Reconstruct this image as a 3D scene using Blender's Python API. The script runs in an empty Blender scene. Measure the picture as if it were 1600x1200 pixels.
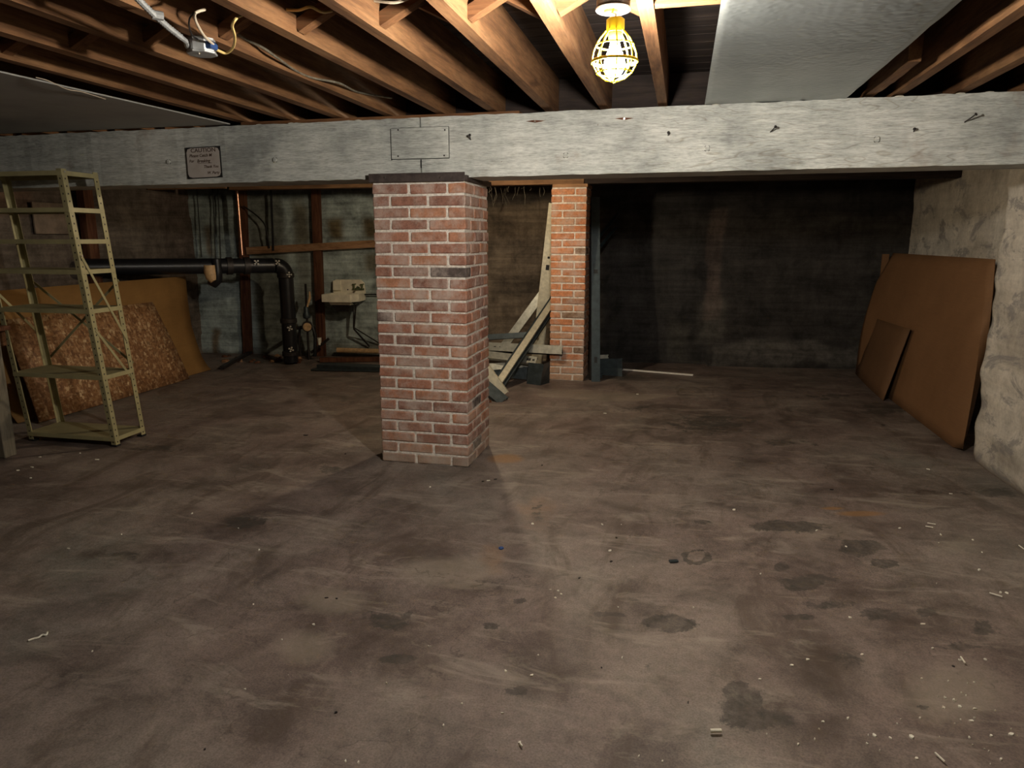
import bpy, bmesh, math, random
import numpy as np
from mathutils import Vector, Matrix
random.seed(7); RNG = np.random.default_rng(7)
S = bpy.context.scene; COL = S.collection
# ------------------------------------------------------------------ camera, world, exposure
H, FPX, PSI, TH = 1.423, 1110.0, math.radians(13.3), math.radians(11.6)
cam = bpy.data.cameras.new('camera'); cam.sensor_width = 36; cam.lens = FPX*36/1600; cam.clip_start = .02
co = bpy.data.objects.new('camera', cam); COL.objects.link(co); S.camera = co
co.location = (0, 0, H); co.rotation_euler = (math.pi/2-TH, 0, PSI)
w = bpy.data.worlds.new('world'); S.world = w; w.use_nodes = True
w.node_tree.nodes['Background'].inputs[0].default_value = (.5, .55, .7, 1)
w.node_tree.nodes['Background'].inputs[1].default_value = .01
S.view_settings.view_transform = 'Standard'; S.view_settings.look = 'None'
S.view_settings.gamma = 1; S.view_settings.use_curve_mapping = False
S.view_settings.exposure = 0.0
LAMP_POWER = 3500.0          # emission strength of the visible caged bulb
REAR_POWER = 230.0           # watts of the second bulb, hanging behind the beam
# ------------------------------------------------------------------ pixel -> place helpers (used to measure the room)
_F = Vector((-math.sin(PSI)*math.cos(TH), math.cos(PSI)*math.cos(TH), -math.sin(TH)))
_R = Vector((math.cos(PSI), math.sin(PSI), 0)); _U = _R.cross(_F); _C = Vector((0, 0, H))
def ray(x, y): return (_F*FPX + _R*(x-800) - _U*(y-600)).normalized()
def atz(x, y, z=0): d = ray(x, y); return _C + d*((z-H)/d.z)
def aty(x, y, Y): d = ray(x, y); return _C + d*(Y/d.y)
def atx(x, y, X): d = ray(x, y); return _C + d*(X/d.x)
BW0, BW1 = Vector((-5.85, 7.75, 0)), Vector((2.4, 8.62, 0))
BWN = Vector((-(BW1-BW0).y, (BW1-BW0).x, 0)).normalized()      # points away from the room
def atb(x, y, off=0):                                           # on the back wall, off metres in front of it
    d = ray(x, y); p0 = BW0 - BWN*off; return _C + d*((p0-_C).dot(BWN)/d.dot(BWN))
# ------------------------------------------------------------------ materials
def new_mat(name):
    m = bpy.data.materials.new(name); m.use_nodes = True; nt = m.node_tree
    return m, nt, nt.nodes['Principled BSDF']
def N(nt, t, **k):
    n = nt.nodes.new(t)
    for a, v in k.items(): setattr(n, a, v)
    return n
def noise(nt, vec, scale, detail=5, rough=.6, dist=0):
    n = N(nt, 'ShaderNodeTexNoise'); n.inputs['Scale'].default_value = scale; n.inputs['Detail'].default_value = detail
    n.inputs['Roughness'].default_value = rough; n.inputs['Distortion'].default_value = dist
    nt.links.new(vec, n.inputs['Vector']); return n.outputs['Fac']
def ramp(nt, fac, stops):
    r = N(nt, 'ShaderNodeValToRGB'); e = r.color_ramp.elements
    while len(e) < len(stops): e.new(.5)
    for i, (p, c) in enumerate(stops):
        e[i].position = p; e[i].color = (c, c, c, 1) if not isinstance(c, tuple) else (*c, 1)
    nt.links.new(fac, r.inputs['Fac']); return r.outputs['Color']
def mix(nt, fac, a, b, mode='MIX'):
    m = N(nt, 'ShaderNodeMix', data_type='RGBA', blend_type=mode)
    for s, v in ((m.inputs[0], fac), (m.inputs[6], a), (m.inputs[7], b)):
        if isinstance(v, bpy.types.NodeSocket): nt.links.new(v, s)
        elif isinstance(v, tuple): s.default_value = (*v, 1)
        else: s.default_value = v
    return m.outputs[2]
def mth(nt, op, a, b=0, c=0):
    m = N(nt, 'ShaderNodeMath', operation=op)
    for i, v in enumerate((a, b, c)):
        if isinstance(v, bpy.types.NodeSocket): nt.links.new(v, m.inputs[i])
        else: m.inputs[i].default_value = v
    return m.outputs[0]
def bump(nt, bs, fac, strength=.3, dist=.01):
    b = N(nt, 'ShaderNodeBump'); b.inputs['Strength'].default_value = strength; b.inputs['Distance'].default_value = dist
    nt.links.new(fac, b.inputs['Height']); nt.links.new(b.outputs[0], bs.inputs['Normal'])
def coords(nt, scale=(1, 1, 1), world=False, rnd=True):
    if world: v = N(nt, 'ShaderNodeNewGeometry').outputs['Position']
    else: v = N(nt, 'ShaderNodeTexCoord').outputs['Object']
    if rnd:
        oi = N(nt, 'ShaderNodeObjectInfo'); a = N(nt, 'ShaderNodeVectorMath', operation='SCALE')
        cx = N(nt, 'ShaderNodeCombineXYZ')
        for i in range(3): nt.links.new(oi.outputs['Random'], cx.inputs[i])
        nt.links.new(cx.outputs[0], a.inputs[0]); a.inputs['Scale'].default_value = 37
        b = N(nt, 'ShaderNodeVectorMath', operation='ADD'); nt.links.new(v, b.inputs[0]); nt.links.new(a.outputs[0], b.inputs[1]); v = b.outputs[0]
    m = N(nt, 'ShaderNodeVectorMath', operation='MULTIPLY'); nt.links.new(v, m.inputs[0]); m.inputs[1].default_value = scale
    return m.outputs[0]
def simple(name, col, rough=.7, metal=0, var=.25, scale=12, spec=.4):
    m, nt, b = new_mat(name); v = coords(nt); n = noise(nt, v, scale)
    dark = tuple(c*(1-var) for c in col); lite = tuple(min(1, c*(1+var)) for c in col)
    nt.links.new(ramp(nt, n, [(.3, dark), (.7, lite)]), b.inputs['Base Color'])
    b.inputs['Roughness'].default_value = rough; b.inputs['Metallic'].default_value = metal
    b.inputs['Specular IOR Level'].default_value = spec
    bump(nt, b, n, .15, .003); return m
def wood(name, dark, mid, lite, axis='Y', rough=.8, fine=1.0):
    m, nt, b = new_mat(name)
    st = {'X': (.6, 7, 7), 'Y': (7, .6, 7), 'Z': (7, 7, .6)}[axis]
    v = coords(nt, st); g = noise(nt, v, 3*fine, 6, .6, .6); gf = noise(nt, v, 14*fine, 4, .7, .2)
    c = ramp(nt, g, [(.28, dark), (.5, mid), (.75, lite)])
    c = mix(nt, .55, c, ramp(nt, gf, [(.3, .35), (.6, 1.0)]), 'MULTIPLY')
    blot = noise(nt, coords(nt), 3.0, 4, .6); c = mix(nt, .5, c, ramp(nt, blot, [(.3, .45), (.65, 1.1)]), 'MULTIPLY')
    nt.links.new(c, b.inputs['Base Color']); b.inputs['Roughness'].default_value = rough
    b.inputs['Specular IOR Level'].default_value = .25
    bump(nt, b, gf, .3, .003); return m
M = {}
M['joist'] = wood('joist_wood', (.085, .036, .015), (.20, .096, .04), (.28, .15, .068))
M['brace'] = wood('brace_wood', (.08, .034, .014), (.18, .08, .032), (.25, .125, .055), 'X')
M['dirty_shade_wood'] = wood('dirty_shaded_wood', (.012, .008, .007), (.03, .02, .016), (.05, .034, .026), 'X')  # sooty blocking boards; on the right header the dark is painted shade
M['board'] = wood('board_wood', (.2, .1, .05), (.4, .22, .11), (.5, .3, .17), 'X')
M['subfloor'] = wood('subfloor_wood', (.014, .01, .009), (.035, .024, .02), (.07, .048, .036), 'X')
M['greywood'] = wood('grey_wood', (.1, .085, .06), (.19, .165, .12), (.29, .25, .18), 'Z')
M['patch'] = simple('dull_plywood', (.20, .15, .11), .85, 0, .4, 8)
M['header'] = wood('header_wood', (.1, .05, .025), (.24, .13, .065), (.36, .21, .1), 'X')
M['redpost'] = wood('red_stained_wood', (.05, .018, .01), (.13, .05, .025), (.22, .1, .05), 'Z')
M['steel'] = simple('galvanised_steel', (.42, .42, .36), .42, .65, .22, 25)
M['darksteel'] = simple('dark_galvanised_steel', (.055, .07, .075), .45, .5, .3, 20)
M['palesteel'] = simple('pale_galvanised_steel', (.66, .62, .47), .45, .35, .18, 25)
M['tealsteel'] = simple('dark_teal_steel', (.035, .05, .055), .5, .3, .3, 20)
M['shelfpaint'] = simple('beige_shelf_paint', (.34, .30, .155), .45, .0, .16, 9)
M['shelfdeck'] = simple('beige_shelf_deck', (.25, .22, .115), .6, .0, .2, 5)
M['pipe'] = simple('black_pipe', (.012, .012, .014), .35, 0, .3, 10)
M['iron'] = simple('dark_iron', (.035, .03, .028), .5, .4, .4, 30)
M['chrome'] = simple('bright_metal', (.8, .78, .72), .25, 1, .1, 30)
M['nut_glint'] = simple('zinc_with_glint', (.85, .82, .74), .3, .3, .05, 30)  # pale colour paints in the bright glints on the pipe clamps
M['copper'] = simple('copper', (.75, .42, .28), .28, 1, .2, 20)
M['brass'] = simple('tarnished_brass', (.14, .17, .08), .5, .5, .4, 40)
M['porcelain'] = simple('stained_porcelain', (.80, .75, .60), .25, 0, .2, 9)
M['tan'] = simple('tan_plastic', (.55, .36, .18), .5, 0, .3, 25)
M['white'] = simple('white_plastic', (.75, .72, .64), .5, 0, .08, 20)
M['yellow'] = simple('yellow_plastic', (.85, .68, .02), .35, 0, .05, 20)
M['wirewhite'] = simple('white_wire', (.62, .52, .38), .5, 0, .1, 20)
M['wireyellow'] = simple('yellow_wire', (.70, .5, .18), .5, 0, .1, 20)
M['blue'] = simple('blue_plastic', (.03, .07, .2), .4, 0, .1, 20)
M['black'] = simple('black_rubber', (.01, .01, .01), .6, 0, .1, 20)
M['boxmetal'] = simple('box_metal', (.55, .56, .55), .4, .6, .15, 30)
M['chip'] = simple('paint_chip_white', (.72, .68, .56), .8, 0, .1, 20)
M['capiron'] = simple('dark_cap_plate', (.06, .045, .04), .6, .2, .4, 25)
M['cardboard'] = None
def hardboard(name, a, c):
    m, nt, b = new_mat(name); v = coords(nt); f = noise(nt, v, 180, 3, .7); l = noise(nt, v, 1.6, 4, .6)
    st = noise(nt, coords(nt, (1, .3, 9)), 20, 3, .6)
    col = mix(nt, .5, ramp(nt, l, [(.3, a), (.7, c)]), ramp(nt, f, [(.3, .75), (.7, 1.1)]), 'MULTIPLY')
    col = mix(nt, .25, col, ramp(nt, st, [(.35, .7), (.6, 1.05)]), 'MULTIPLY')
    nt.links.new(col, b.inputs['Base Color']); b.inputs['Roughness'].default_value = .75
    b.inputs['Specular IOR Level'].default_value = .25; bump(nt, b, f, .15, .002); return m
M['cardboard'] = hardboard('brown_hardboard', (.175, .088, .038), (.235, .122, .055))
M['cardboard2'] = hardboard('darker_hardboard', (.13, .068, .032), (.18, .095, .045))
M['hardboard_left'] = hardboard('ochre_hardboard', (.22, .115, .035), (.33, .175, .055))
def osb():
    m, nt, b = new_mat('strand_board'); 
    cols = []
    base = None
    for k, (sc, rot) in enumerate((((1, 26, 80), .5), ((1, 75, 24), -.6), ((1, 50, 44), 1.2))):
        mp = N(nt, 'ShaderNodeMapping'); mp.inputs['Rotation'].default_value = (rot, 0, 0); mp.inputs['Scale'].default_value = sc
        nt.links.new(N(nt, 'ShaderNodeTexCoord').outputs['Object'], mp.inputs['Vector'])
        vr = N(nt, 'ShaderNodeTexVoronoi', distance='MANHATTAN'); vr.inputs['Scale'].default_value = 1.0; vr.inputs['Randomness'].default_value = 1
        nt.links.new(mp.outputs[0], vr.inputs['Vector'])
        c = ramp(nt, N(nt, 'ShaderNodeSeparateColor').outputs[0], [(0, 0.), (1, 1.)])
        sp = nt.nodes[-2]; nt.links.new(vr.outputs['Color'], sp.inputs[0])
        cc = ramp(nt, sp.outputs[0], [(0, (.14, .06, .022)), (.55, (.27, .125, .045)), (.85, (.38, .2, .085)), (1, (.62, .44, .24))])
        base = cc if base is None else mix(nt, sp.outputs[1], base, cc)
    nt.links.new(base, b.inputs['Base Color']); b.inputs['Roughness'].default_value = .7; return m
M['osb'] = osb()
def white_beam():
    m, nt, b = new_mat('whitewashed_beam'); v = coords(nt, (.55, 5, 5), rnd=False)
    v0 = coords(nt, rnd=False)
    warp = noise(nt, coords(nt, (.5, 1, 2.2), rnd=False), 1.5, 3, .5)
    sx = N(nt, 'ShaderNodeSeparateXYZ'); nt.links.new(v0, sx.inputs[0])
    ph = mth(nt, 'ADD', mth(nt, 'MULTIPLY', sx.outputs[2], 26), mth(nt, 'MULTIPLY', warp, 26))
    rings = mth(nt, 'ABSOLUTE', mth(nt, 'SINE', mth(nt, 'MULTIPLY', ph, 3.0)))
    g = noise(nt, v, 9, 5, .7)
    c = ramp(nt, noise(nt, v0, 1.7, 5, .65), [(.33, (.29, .30, .28)), (.48, (.47, .48, .44)), (.64, (.60, .60, .55))])
    c = mix(nt, .8, c, ramp(nt, g, [(.3, .62), (.6, 1.03)]), 'MULTIPLY')
    lmask = ramp(nt, noise(nt, v0, 1.1, 3, .5), [(.42, 0.), (.62, 1.)])
    c = mix(nt, lmask, c, mix(nt, .42, c, ramp(nt, rings, [(.03, (.45, .36, .26)), (.3, (1, 1, 1))]), 'MULTIPLY'))
    fg = noise(nt, coords(nt, (2.2, 20, 20), rnd=False), 9, 5, .75); c = mix(nt, .7, c, ramp(nt, fg, [(.33, .6), (.56, 1.08)]), 'MULTIPLY')
    sp = noise(nt, v0, 38, 3, .8); c = mix(nt, ramp(nt, sp, [(.73, 0.), (.76, 1.)]), c, (.16, .12, .09))
    br = noise(nt, v0, 2.3, 4, .7); c = mix(nt, ramp(nt, br, [(.58, 0.), (.70, .6)]), c, (.27, .20, .15))
    nt.links.new(c, b.inputs['Base Color']); b.inputs['Roughness'].default_value = .75
    b.inputs['Specular IOR Level'].default_value = .3
    bump(nt, b, mth(nt, 'ADD', g, mth(nt, 'MULTIPLY', rings, .3)), .35, .004); return m
M['beam'] = white_beam()
def brick_mat(name, hue):
    m, nt, b = new_mat(name); oi = N(nt, 'ShaderNodeObjectInfo').outputs['Random']
    pos = coords(nt, world=True, rnd=False); n1 = noise(nt, pos, 22, 5, .7); n2 = noise(nt, pos, 90, 3, .7)
    c = ramp(nt, oi, hue)
    c = mix(nt, .7, c, ramp(nt, n1, [(.3, .5), (.62, 1.15)]), 'MULTIPLY')
    c = mix(nt, .4, c, ramp(nt, n2, [(.35, .55), (.6, 1.1)]), 'MULTIPLY')
    wash = ramp(nt, noise(nt, pos, 7, 6, .75), [(.44, 0.), (.66, .75)])
    c = mix(nt, wash, c, (.50, .41, .35))
    s = N(nt, 'ShaderNodeSeparateXYZ'); nt.links.new(pos, s.inputs[0])
    low = ramp(nt, mth(nt, 'ADD', s.outputs[2], mth(nt, 'MULTIPLY', n1, .25)), [(.15, .45), (.33, 0.)])
    c = mix(nt, low, c, (.36, .32, .25))
    nt.links.new(c, b.inputs['Base Color']); b.inputs['Roughness'].default_value = .9
    b.inputs['Specular IOR Level'].default_value = .2; bump(nt, b, n1, .5, .006); return m
M['brick'] = brick_mat('red_brick', [(0, (.075, .06, .055)), (.03, (.11, .085, .075)), (.05, (.26, .13, .095)), (.4, (.36, .165, .11)), (.75, (.45, .21, .12)), (1, (.34, .19, .14))])
M['brick2'] = brick_mat('orange_brick', [(0, (.22, .14, .09)), (.08, (.26, .16, .10)), (.1, (.52, .21, .10)), (.6, (.62, .26, .125)), (1, (.55, .29, .16))])
m_, nt_, b_ = new_mat('lime_mortar'); n_ = noise(nt_, coords(nt_, world=True, rnd=False), 45, 5, .7)
nt_.links.new(ramp(nt_, n_, [(.3, (.42, .37, .31)), (.62, (.78, .72, .64))]), b_.inputs['Base Color']); b_.inputs['Roughness'].default_value = .95
bump(nt_, b_, n_, .6, .008); M['mortar'] = m_
def attr(nt, name):
    a = N(nt, 'ShaderNodeAttribute', attribute_name=name); s = N(nt, 'ShaderNodeSeparateColor'); nt.links.new(a.outputs['Color'], s.inputs[0])
    return a, s.outputs
def thr(nt, chan, nz, lo=.38, hi=.52, amp=.6):
    return ramp(nt, mth(nt, 'MULTIPLY', mth(nt, 'GREATER_THAN', chan, .02), mth(nt, 'ADD', chan, mth(nt, 'MULTIPLY', mth(nt, 'SUBTRACT', nz, .5), amp))), [(lo, 0.), (hi, 1.)])
def floor_mat():
    m, nt, b = new_mat('stained_concrete_floor'); p = coords(nt, rnd=False)
    ps = coords(nt, (1, .75, 1), rnd=False)
    a, ch = attr(nt, 'mask')
    big = noise(nt, ps, .9, 6, .62, .3); mid = noise(nt, p, 3.2, 7, .68, .5); fin = noise(nt, p, 26, 5, .7); grit = noise(nt, p, 150, 2, .7)
    c = ramp(nt, big, [(.28, (.122, .087, .074)), (.45, (.190, .145, .123)), (.58, (.220, .180, .150)), (.72, (.165, .158, .133))])
    c = mix(nt, .75, c, ramp(nt, mid, [(.34, .45), (.5, .98), (.64, 1.3)]), 'MULTIPLY')
    c = mix(nt, .55, c, ramp(nt, fin, [(.32, .7), (.6, 1.1)]), 'MULTIPLY')
    c = mix(nt, .5, c, ramp(nt, grit, [(.32, .45), (.62, 1.2)]), 'MULTIPLY')
    c = mix(nt, mth(nt, 'MULTIPLY', mth(nt, 'MULTIPLY', a.outputs['Alpha'], .85), ramp(nt, noise(nt, p, 6, 7, .75, .6), [(.36, 1.), (.62, .1)])), c, (.055, .038, .028))
    sm = noise(nt, coords(nt, (1.6, .55, 1), rnd=False), 2.2, 6, .7, 1.0)
    c = mix(nt, ramp(nt, sm, [(.53, 0.), (.64, .6)]), c, (.09, .065, .05))
    sm2 = noise(nt, coords(nt, (.6, 1.9, 1), rnd=False), 3.4, 6, .72, .8)
    c = mix(nt, ramp(nt, sm2, [(.54, 0.), (.66, .45)]), c, (.36, .31, .25))
    c = mix(nt, mth(nt, 'MULTIPLY', thr(nt, ch[1], mid, .3, .6), .35), c, (.34, .29, .22))
    c = mix(nt, mth(nt, 'MULTIPLY', thr(nt, ch[2], mid, .3, .7), .6), c, (.30, .15, .05))
    dk = thr(nt, ch[0], noise(nt, p, 9, 7, .72, .4), .38, .50, 2.2)
    c = mix(nt, mth(nt, 'MULTIPLY', mth(nt, 'MULTIPLY', dk, .95), ramp(nt, noise(nt, p, 17, 6, .78, .5), [(.36, 1.), (.62, .42)])), c, mix(nt, fin, (.030, .028, .024), (.085, .075, .062)))
    ft = noise(nt, p, 5, 4, .8); spk = noise(nt, p, 60, 2, .6)
    c = mix(nt, mth(nt, 'MULTIPLY', ramp(nt, spk, [(.74, 0.), (.77, 1.)]), ramp(nt, ft, [(.5, 0.), (.6, .8)])), c, (.42, .38, .31))
    # thin cracks
    vo = N(nt, 'ShaderNodeTexVoronoi', feature='DISTANCE_TO_EDGE'); vo.inputs['Scale'].default_value = .55
    wp = N(nt, 'ShaderNodeVectorMath', operation='ADD'); nz = N(nt, 'ShaderNodeTexNoise'); nz.inputs['Scale'].default_value = 2.5; nz.inputs['Detail'].default_value = 6
    nt.links.new(p, nz.inputs['Vector']); nt.links.new(p, wp.inputs[0]); nt.links.new(nz.outputs['Color'], wp.inputs[1]); nt.links.new(wp.outputs[0], vo.inputs['Vector'])
    cr = ramp(nt, vo.outputs['Distance'], [(0, 1.), (.0035, 0.)])
    c = mix(nt, mth(nt, 'MULTIPLY', cr, ramp(nt, ft, [(.45, 0.), (.55, .5)])), c, (.05, .038, .03))
    nt.links.new(c, b.inputs['Base Color'])
    rg = ramp(nt, mid, [(.3, .42), (.7, .72)]); nt.links.new(rg, b.inputs['Roughness']); b.inputs['Specular IOR Level'].default_value = .3
    bump(nt, b, mth(nt, 'ADD', mid, mth(nt, 'MULTIPLY', fin, .5)), .25, .012); return m
M['floor'] = floor_mat()
def concrete(name, streak=.5, amp=.5, fleck=None, sc=1.0, hzs=.6):
    """concrete whose colour is stored per vertex (paint, soot, rust and painted shade), with ragged edges"""
    m, nt, b = new_mat(name); p = coords(nt, rnd=False)
    a = N(nt, 'ShaderNodeAttribute', attribute_name='paint')
    mid = noise(nt, p, 4*sc, 6, .7, .3); fin = noise(nt, p, 30*sc, 5, .75); st = noise(nt, coords(nt, (3, 3, .35), rnd=False), 3, 5, .7)
    hz = noise(nt, coords(nt, (.5, .5, 9), rnd=False), 2, 5, .7, .4)
    c = mix(nt, amp, a.outputs['Color'], ramp(nt, mid, [(.35, .35), (.52, 1.0), (.68, 1.5)]), 'MULTIPLY')
    c = mix(nt, streak, c, ramp(nt, st, [(.3, .55), (.62, 1.12)]), 'MULTIPLY')
    c = mix(nt, .4, c, ramp(nt, fin, [(.32, .6), (.6, 1.12)]), 'MULTIPLY')
    c = mix(nt, hzs, c, ramp(nt, hz, [(.4, .55), (.58, 1.1)]), 'MULTIPLY')
    if fleck: c = mix(nt, ramp(nt, noise(nt, coords(nt, (.8, .8, 1.8), rnd=False), fleck[0], 6, .75, .6), [(fleck[1], 0.), (fleck[1]+.07, fleck[3])]), c, fleck[2])
    nt.links.new(c, b.inputs['Base Color']); b.inputs['Roughness'].default_value = .85; b.inputs['Specular IOR Level'].default_value = .25
    bump(nt, b, mth(nt, 'ADD', mid, mth(nt, 'MULTIPLY', fin, .6)), .45, .012); return m
M['wall'] = concrete('board_formed_concrete', .5, .75)
M['wallwhite'] = concrete('whitewashed_concrete', .15, .35, (2.6, .53, (.24, .225, .21), .8), 1.0, .18)
m_, nt_, b_ = new_mat('bubble_foil'); v_ = coords(nt_, rnd=False); vo_ = N(nt_, 'ShaderNodeTexVoronoi', feature='SMOOTH_F1'); vo_.inputs['Scale'].default_value = 42
nt_.links.new(v_, vo_.inputs['Vector'])
nt_.links.new(ramp(nt_, noise(nt_, v_, 2.5), [(.3, (.25, .27, .265)), (.7, (.34, .355, .345))]), b_.inputs['Base Color'])
b_.inputs['Metallic'].default_value = .8; b_.inputs['Roughness'].default_value = .38
bump(nt_, b_, mth(nt_, 'ADD', vo_.outputs['Distance'], mth(nt_, 'MULTIPLY', noise(nt_, v_, 5, 2), 2)), .5, .006); M['foil'] = m_
M['drywall'] = simple('grey_panel', (.34, .33, .30), .85, 0, .12, 3)
m_, nt_, b_ = new_mat('lit_bulb'); b_.inputs['Base Color'].default_value = (1, 1, 1, 1)
b_.inputs['Emission Color'].default_value = (1, .93, .83, 1); b_.inputs['Emission Strength'].default_value = LAMP_POWER; M['bulb'] = m_
m_, nt_, b_ = new_mat('sign_paper'); nt_.links.new(ramp(nt_, noise(nt_, coords(nt_), 6), [(.3, (.36, .31, .27)), (.7, (.46, .42, .38))]), b_.inputs['Base Color']); M['paper'] = m_
M['ink'] = simple('brown_ink', (.075, .045, .03), .8, 0, .2, 20)
# ------------------------------------------------------------------ geometry helpers
class MB:
    def __init__(s): s.v = []; s.f = []
    def add(s, vs, fs):
        o = len(s.v); s.v += [tuple(v) for v in vs]; s.f += [tuple(o+i for i in f) for f in fs]; return s
    def box(s, x0, x1, y0, y1, z0, z1):
        return s.add([(x0, y0, z0), (x1, y0, z0), (x1, y1, z0), (x0, y1, z0), (x0, y0, z1), (x1, y0, z1), (x1, y1, z1), (x0, y1, z1)],
            [(0, 3, 2, 1), (4, 5, 6, 7), (0, 1, 5, 4), (1, 2, 6, 5), (2, 3, 7, 6), (3, 0, 4, 7)])
    def hull8(s, P):   # 8 points, bottom four then top four
        return s.add(P, [(0, 3, 2, 1), (4, 5, 6, 7), (0, 1, 5, 4), (1, 2, 6, 5), (2, 3, 7, 6), (3, 0, 4, 7)])
    def bar(s, a, b, w, h, up=(0, 0, 1)):   # rectangular bar: w across, h along up
        return s.profile(a, b, [(-w/2, -h/2), (w/2, -h/2), (w/2, h/2), (-w/2, h/2)], up)
    def profile(s, a, b, pts, up=(0, 0, 1)):
        a, b, up = Vector(a), Vector(b), Vector(up); d = (b-a).normalized(); x = d.cross(up).normalized(); u = x.cross(d).normalized(); n = len(pts)
        vs = [p + x*q[0] + u*q[1] for p in (a, b) for q in pts]
        return s.add(vs, [tuple(reversed(range(n))), tuple(range(n, 2*n))] + [(i, (i+1) % n, n+(i+1) % n, n+i) for i in range(n)])
    def channel(s, a, b, w, fl, t=.003, up=(0, 0, 1), lip=.01):   # C stud: web across, flanges along -up
        o = [(-w/2, 0), (w/2, 0), (w/2, -fl), (w/2-lip, -fl), (w/2-lip, -fl+t), (w/2-t, -fl+t), (w/2-t, -t), (-w/2+t, -t), (-w/2+t, -fl+t), (-w/2+lip, -fl+t), (-w/2+lip, -fl), (-w/2, -fl)]
        a, b, up = Vector(a), Vector(b), Vector(up); d = (b-a).normalized(); x = d.cross(up).normalized(); u = x.cross(d).normalized(); n = len(o)
        vs = [p + x*q[0] + u*q[1] for p in (a, b) for q in o]
        fs = [(i, (i+1) % n, n+(i+1) % n, n+i) for i in range(n)]
        for k, r in ((0, False), (n, True)):
            for q in ((0, 1, 6, 7), (1, 2, 5, 6), (2, 3, 4, 5), (0, 7, 8, 11), (8, 9, 10, 11)):
                f = tuple(k+i for i in q); fs.append(f if r else f[::-1])
        return s.add(vs, fs)
    def tube(s, pts, r, n=10, caps=True):
        pts = [Vector(p) for p in pts]; R = r if isinstance(r, (list, tuple)) else [r]*len(pts)
        t0 = (pts[1]-pts[0]).normalized(); x = t0.orthogonal().normalized(); o = len(s.v)
        for i, p in enumerate(pts):
            t = (pts[min(i+1, len(pts)-1)]-pts[max(i-1, 0)]).normalized()
            x = (x - t*x.dot(t)).normalized(); y = t.cross(x)
            for k in range(n):
                a = 2*math.pi*k/n; s.v.append(tuple(p + (x*math.cos(a)+y*math.sin(a))*R[i]))
        for i in range(len(pts)-1):
            for k in range(n):
                s.f.append((o+i*n+k, o+i*n+(k+1) % n, o+(i+1)*n+(k+1) % n, o+(i+1)*n+k))
        if caps: s.f.append(tuple(o+k for k in reversed(range(n)))); s.f.append(tuple(o+(len(pts)-1)*n+k for k in range(n)))
        return s
    def lathe(s, c, prof, n=20):  # prof: (r, z) from bottom to top about a vertical axis at c
        o = len(s.v); c = Vector(c)
        for r, z in prof:
            for k in range(n): a = 2*math.pi*k/n; s.v.append((c.x+r*math.cos(a), c.y+r*math.sin(a), c.z+z))
        for i in range(len(prof)-1):
            for k in range(n): s.f.append((o+i*n+k, o+i*n+(k+1) % n, o+(i+1)*n+(k+1) % n, o+(i+1)*n+k))
        s.f.append(tuple(o+k for k in reversed(range(n)))); s.f.append(tuple(o+(len(prof)-1)*n+k for k in range(n))); return s
    def build(s, name, mat, parent=None, smooth=False, bevel=0, origin=None):
        me = bpy.data.meshes.new(name); v = s.v
        if origin is not None: v = [(a-origin[0], b-origin[1], c-origin[2]) for a, b, c in v]
        me.from_pydata(v, [], s.f); me.materials.append(M[mat] if isinstance(mat, str) else mat)
        bm = bmesh.new(); bm.from_mesh(me); bmesh.ops.recalc_face_normals(bm, faces=bm.faces)
        if bevel: bmesh.ops.bevel(bm, geom=list(bm.edges), offset=bevel, segments=1, affect='EDGES', clamp_overlap=True)
        bm.to_mesh(me); bm.free()
        if smooth: me.shade_smooth(); me.set_sharp_from_angle(angle=math.radians(45))
        o = bpy.data.objects.new(name, me); COL.objects.link(o)
        if origin is not None: o.location = origin
        if parent is not None:
            o.parent = parent
            o.matrix_parent_inverse = Matrix.Translation(-Vector(world_loc(parent)))
        return o
def world_loc(o):
    p = Vector(o.location)
    if o.parent is not None: p = o.matrix_parent_inverse @ p; p += Vector(world_loc(o.parent))
    return p
def tag(o, label=None, cat=None, group=None, kind=None):
    for k, v in (('label', label), ('category', cat), ('group', group), ('kind', kind)):
        if v: o[k] = v
    return o
def thing(name, loc, label, cat, group=None):
    o = bpy.data.objects.new(name, None); o.empty_display_size = .05; COL.objects.link(o); o.location = loc; return tag(o, label, cat, group)
def floorpt(x, y, z=0): return atz(x, y, z)
# ------------------------------------------------------------------ the setting
def vnoise(u, v, sc, seed=0):     # smooth value noise for gentle relief
    r = np.random.default_rng(seed).random((64, 64)); x = u*sc; y = v*sc
    xi = np.floor(x).astype(int); yi = np.floor(y).astype(int); fx = x-xi; fy = y-yi; fx = fx*fx*(3-2*fx); fy = fy*fy*(3-2*fy)
    g = lambda a, b: r[a % 64, b % 64]
    return (g(xi, yi)*(1-fx)+g(xi+1, yi)*fx)*(1-fy)+(g(xi, yi+1)*(1-fx)+g(xi+1, yi+1)*fx)*fy
def grid(name, P, cols, mat, attrname, back=None, parent=None):
    """P (n,m,3) surface grid; cols (n,m,4) colour attribute"""
    n, m = P.shape[:2]; me = bpy.data.meshes.new(name); i = np.arange(n*m).reshape(n, m)
    q = np.stack([i[:-1, :-1], i[1:, :-1], i[1:, 1:], i[:-1, 1:]], -1).reshape(-1, 4)
    me.vertices.add(n*m); me.vertices.foreach_set('co', P.reshape(-1).astype(np.float32))
    me.loops.add(q.size); me.loops.foreach_set('vertex_index', q.reshape(-1).astype(np.int32))
    me.polygons.add(len(q)); me.polygons.foreach_set('loop_start', np.arange(0, q.size, 4, dtype=np.int32))
    me.update(calc_edges=True); me.validate()
    a = me.attributes.new(attrname, 'FLOAT_COLOR', 'POINT'); a.data.foreach_set('color', cols.reshape(-1).astype(np.float32))
    me.materials.append(M[mat]); me.shade_smooth()
    o = bpy.data.objects.new(name, me); COL.objects.link(o)
    if parent: o.parent = parent
    return tag(o, kind='structure')
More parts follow.
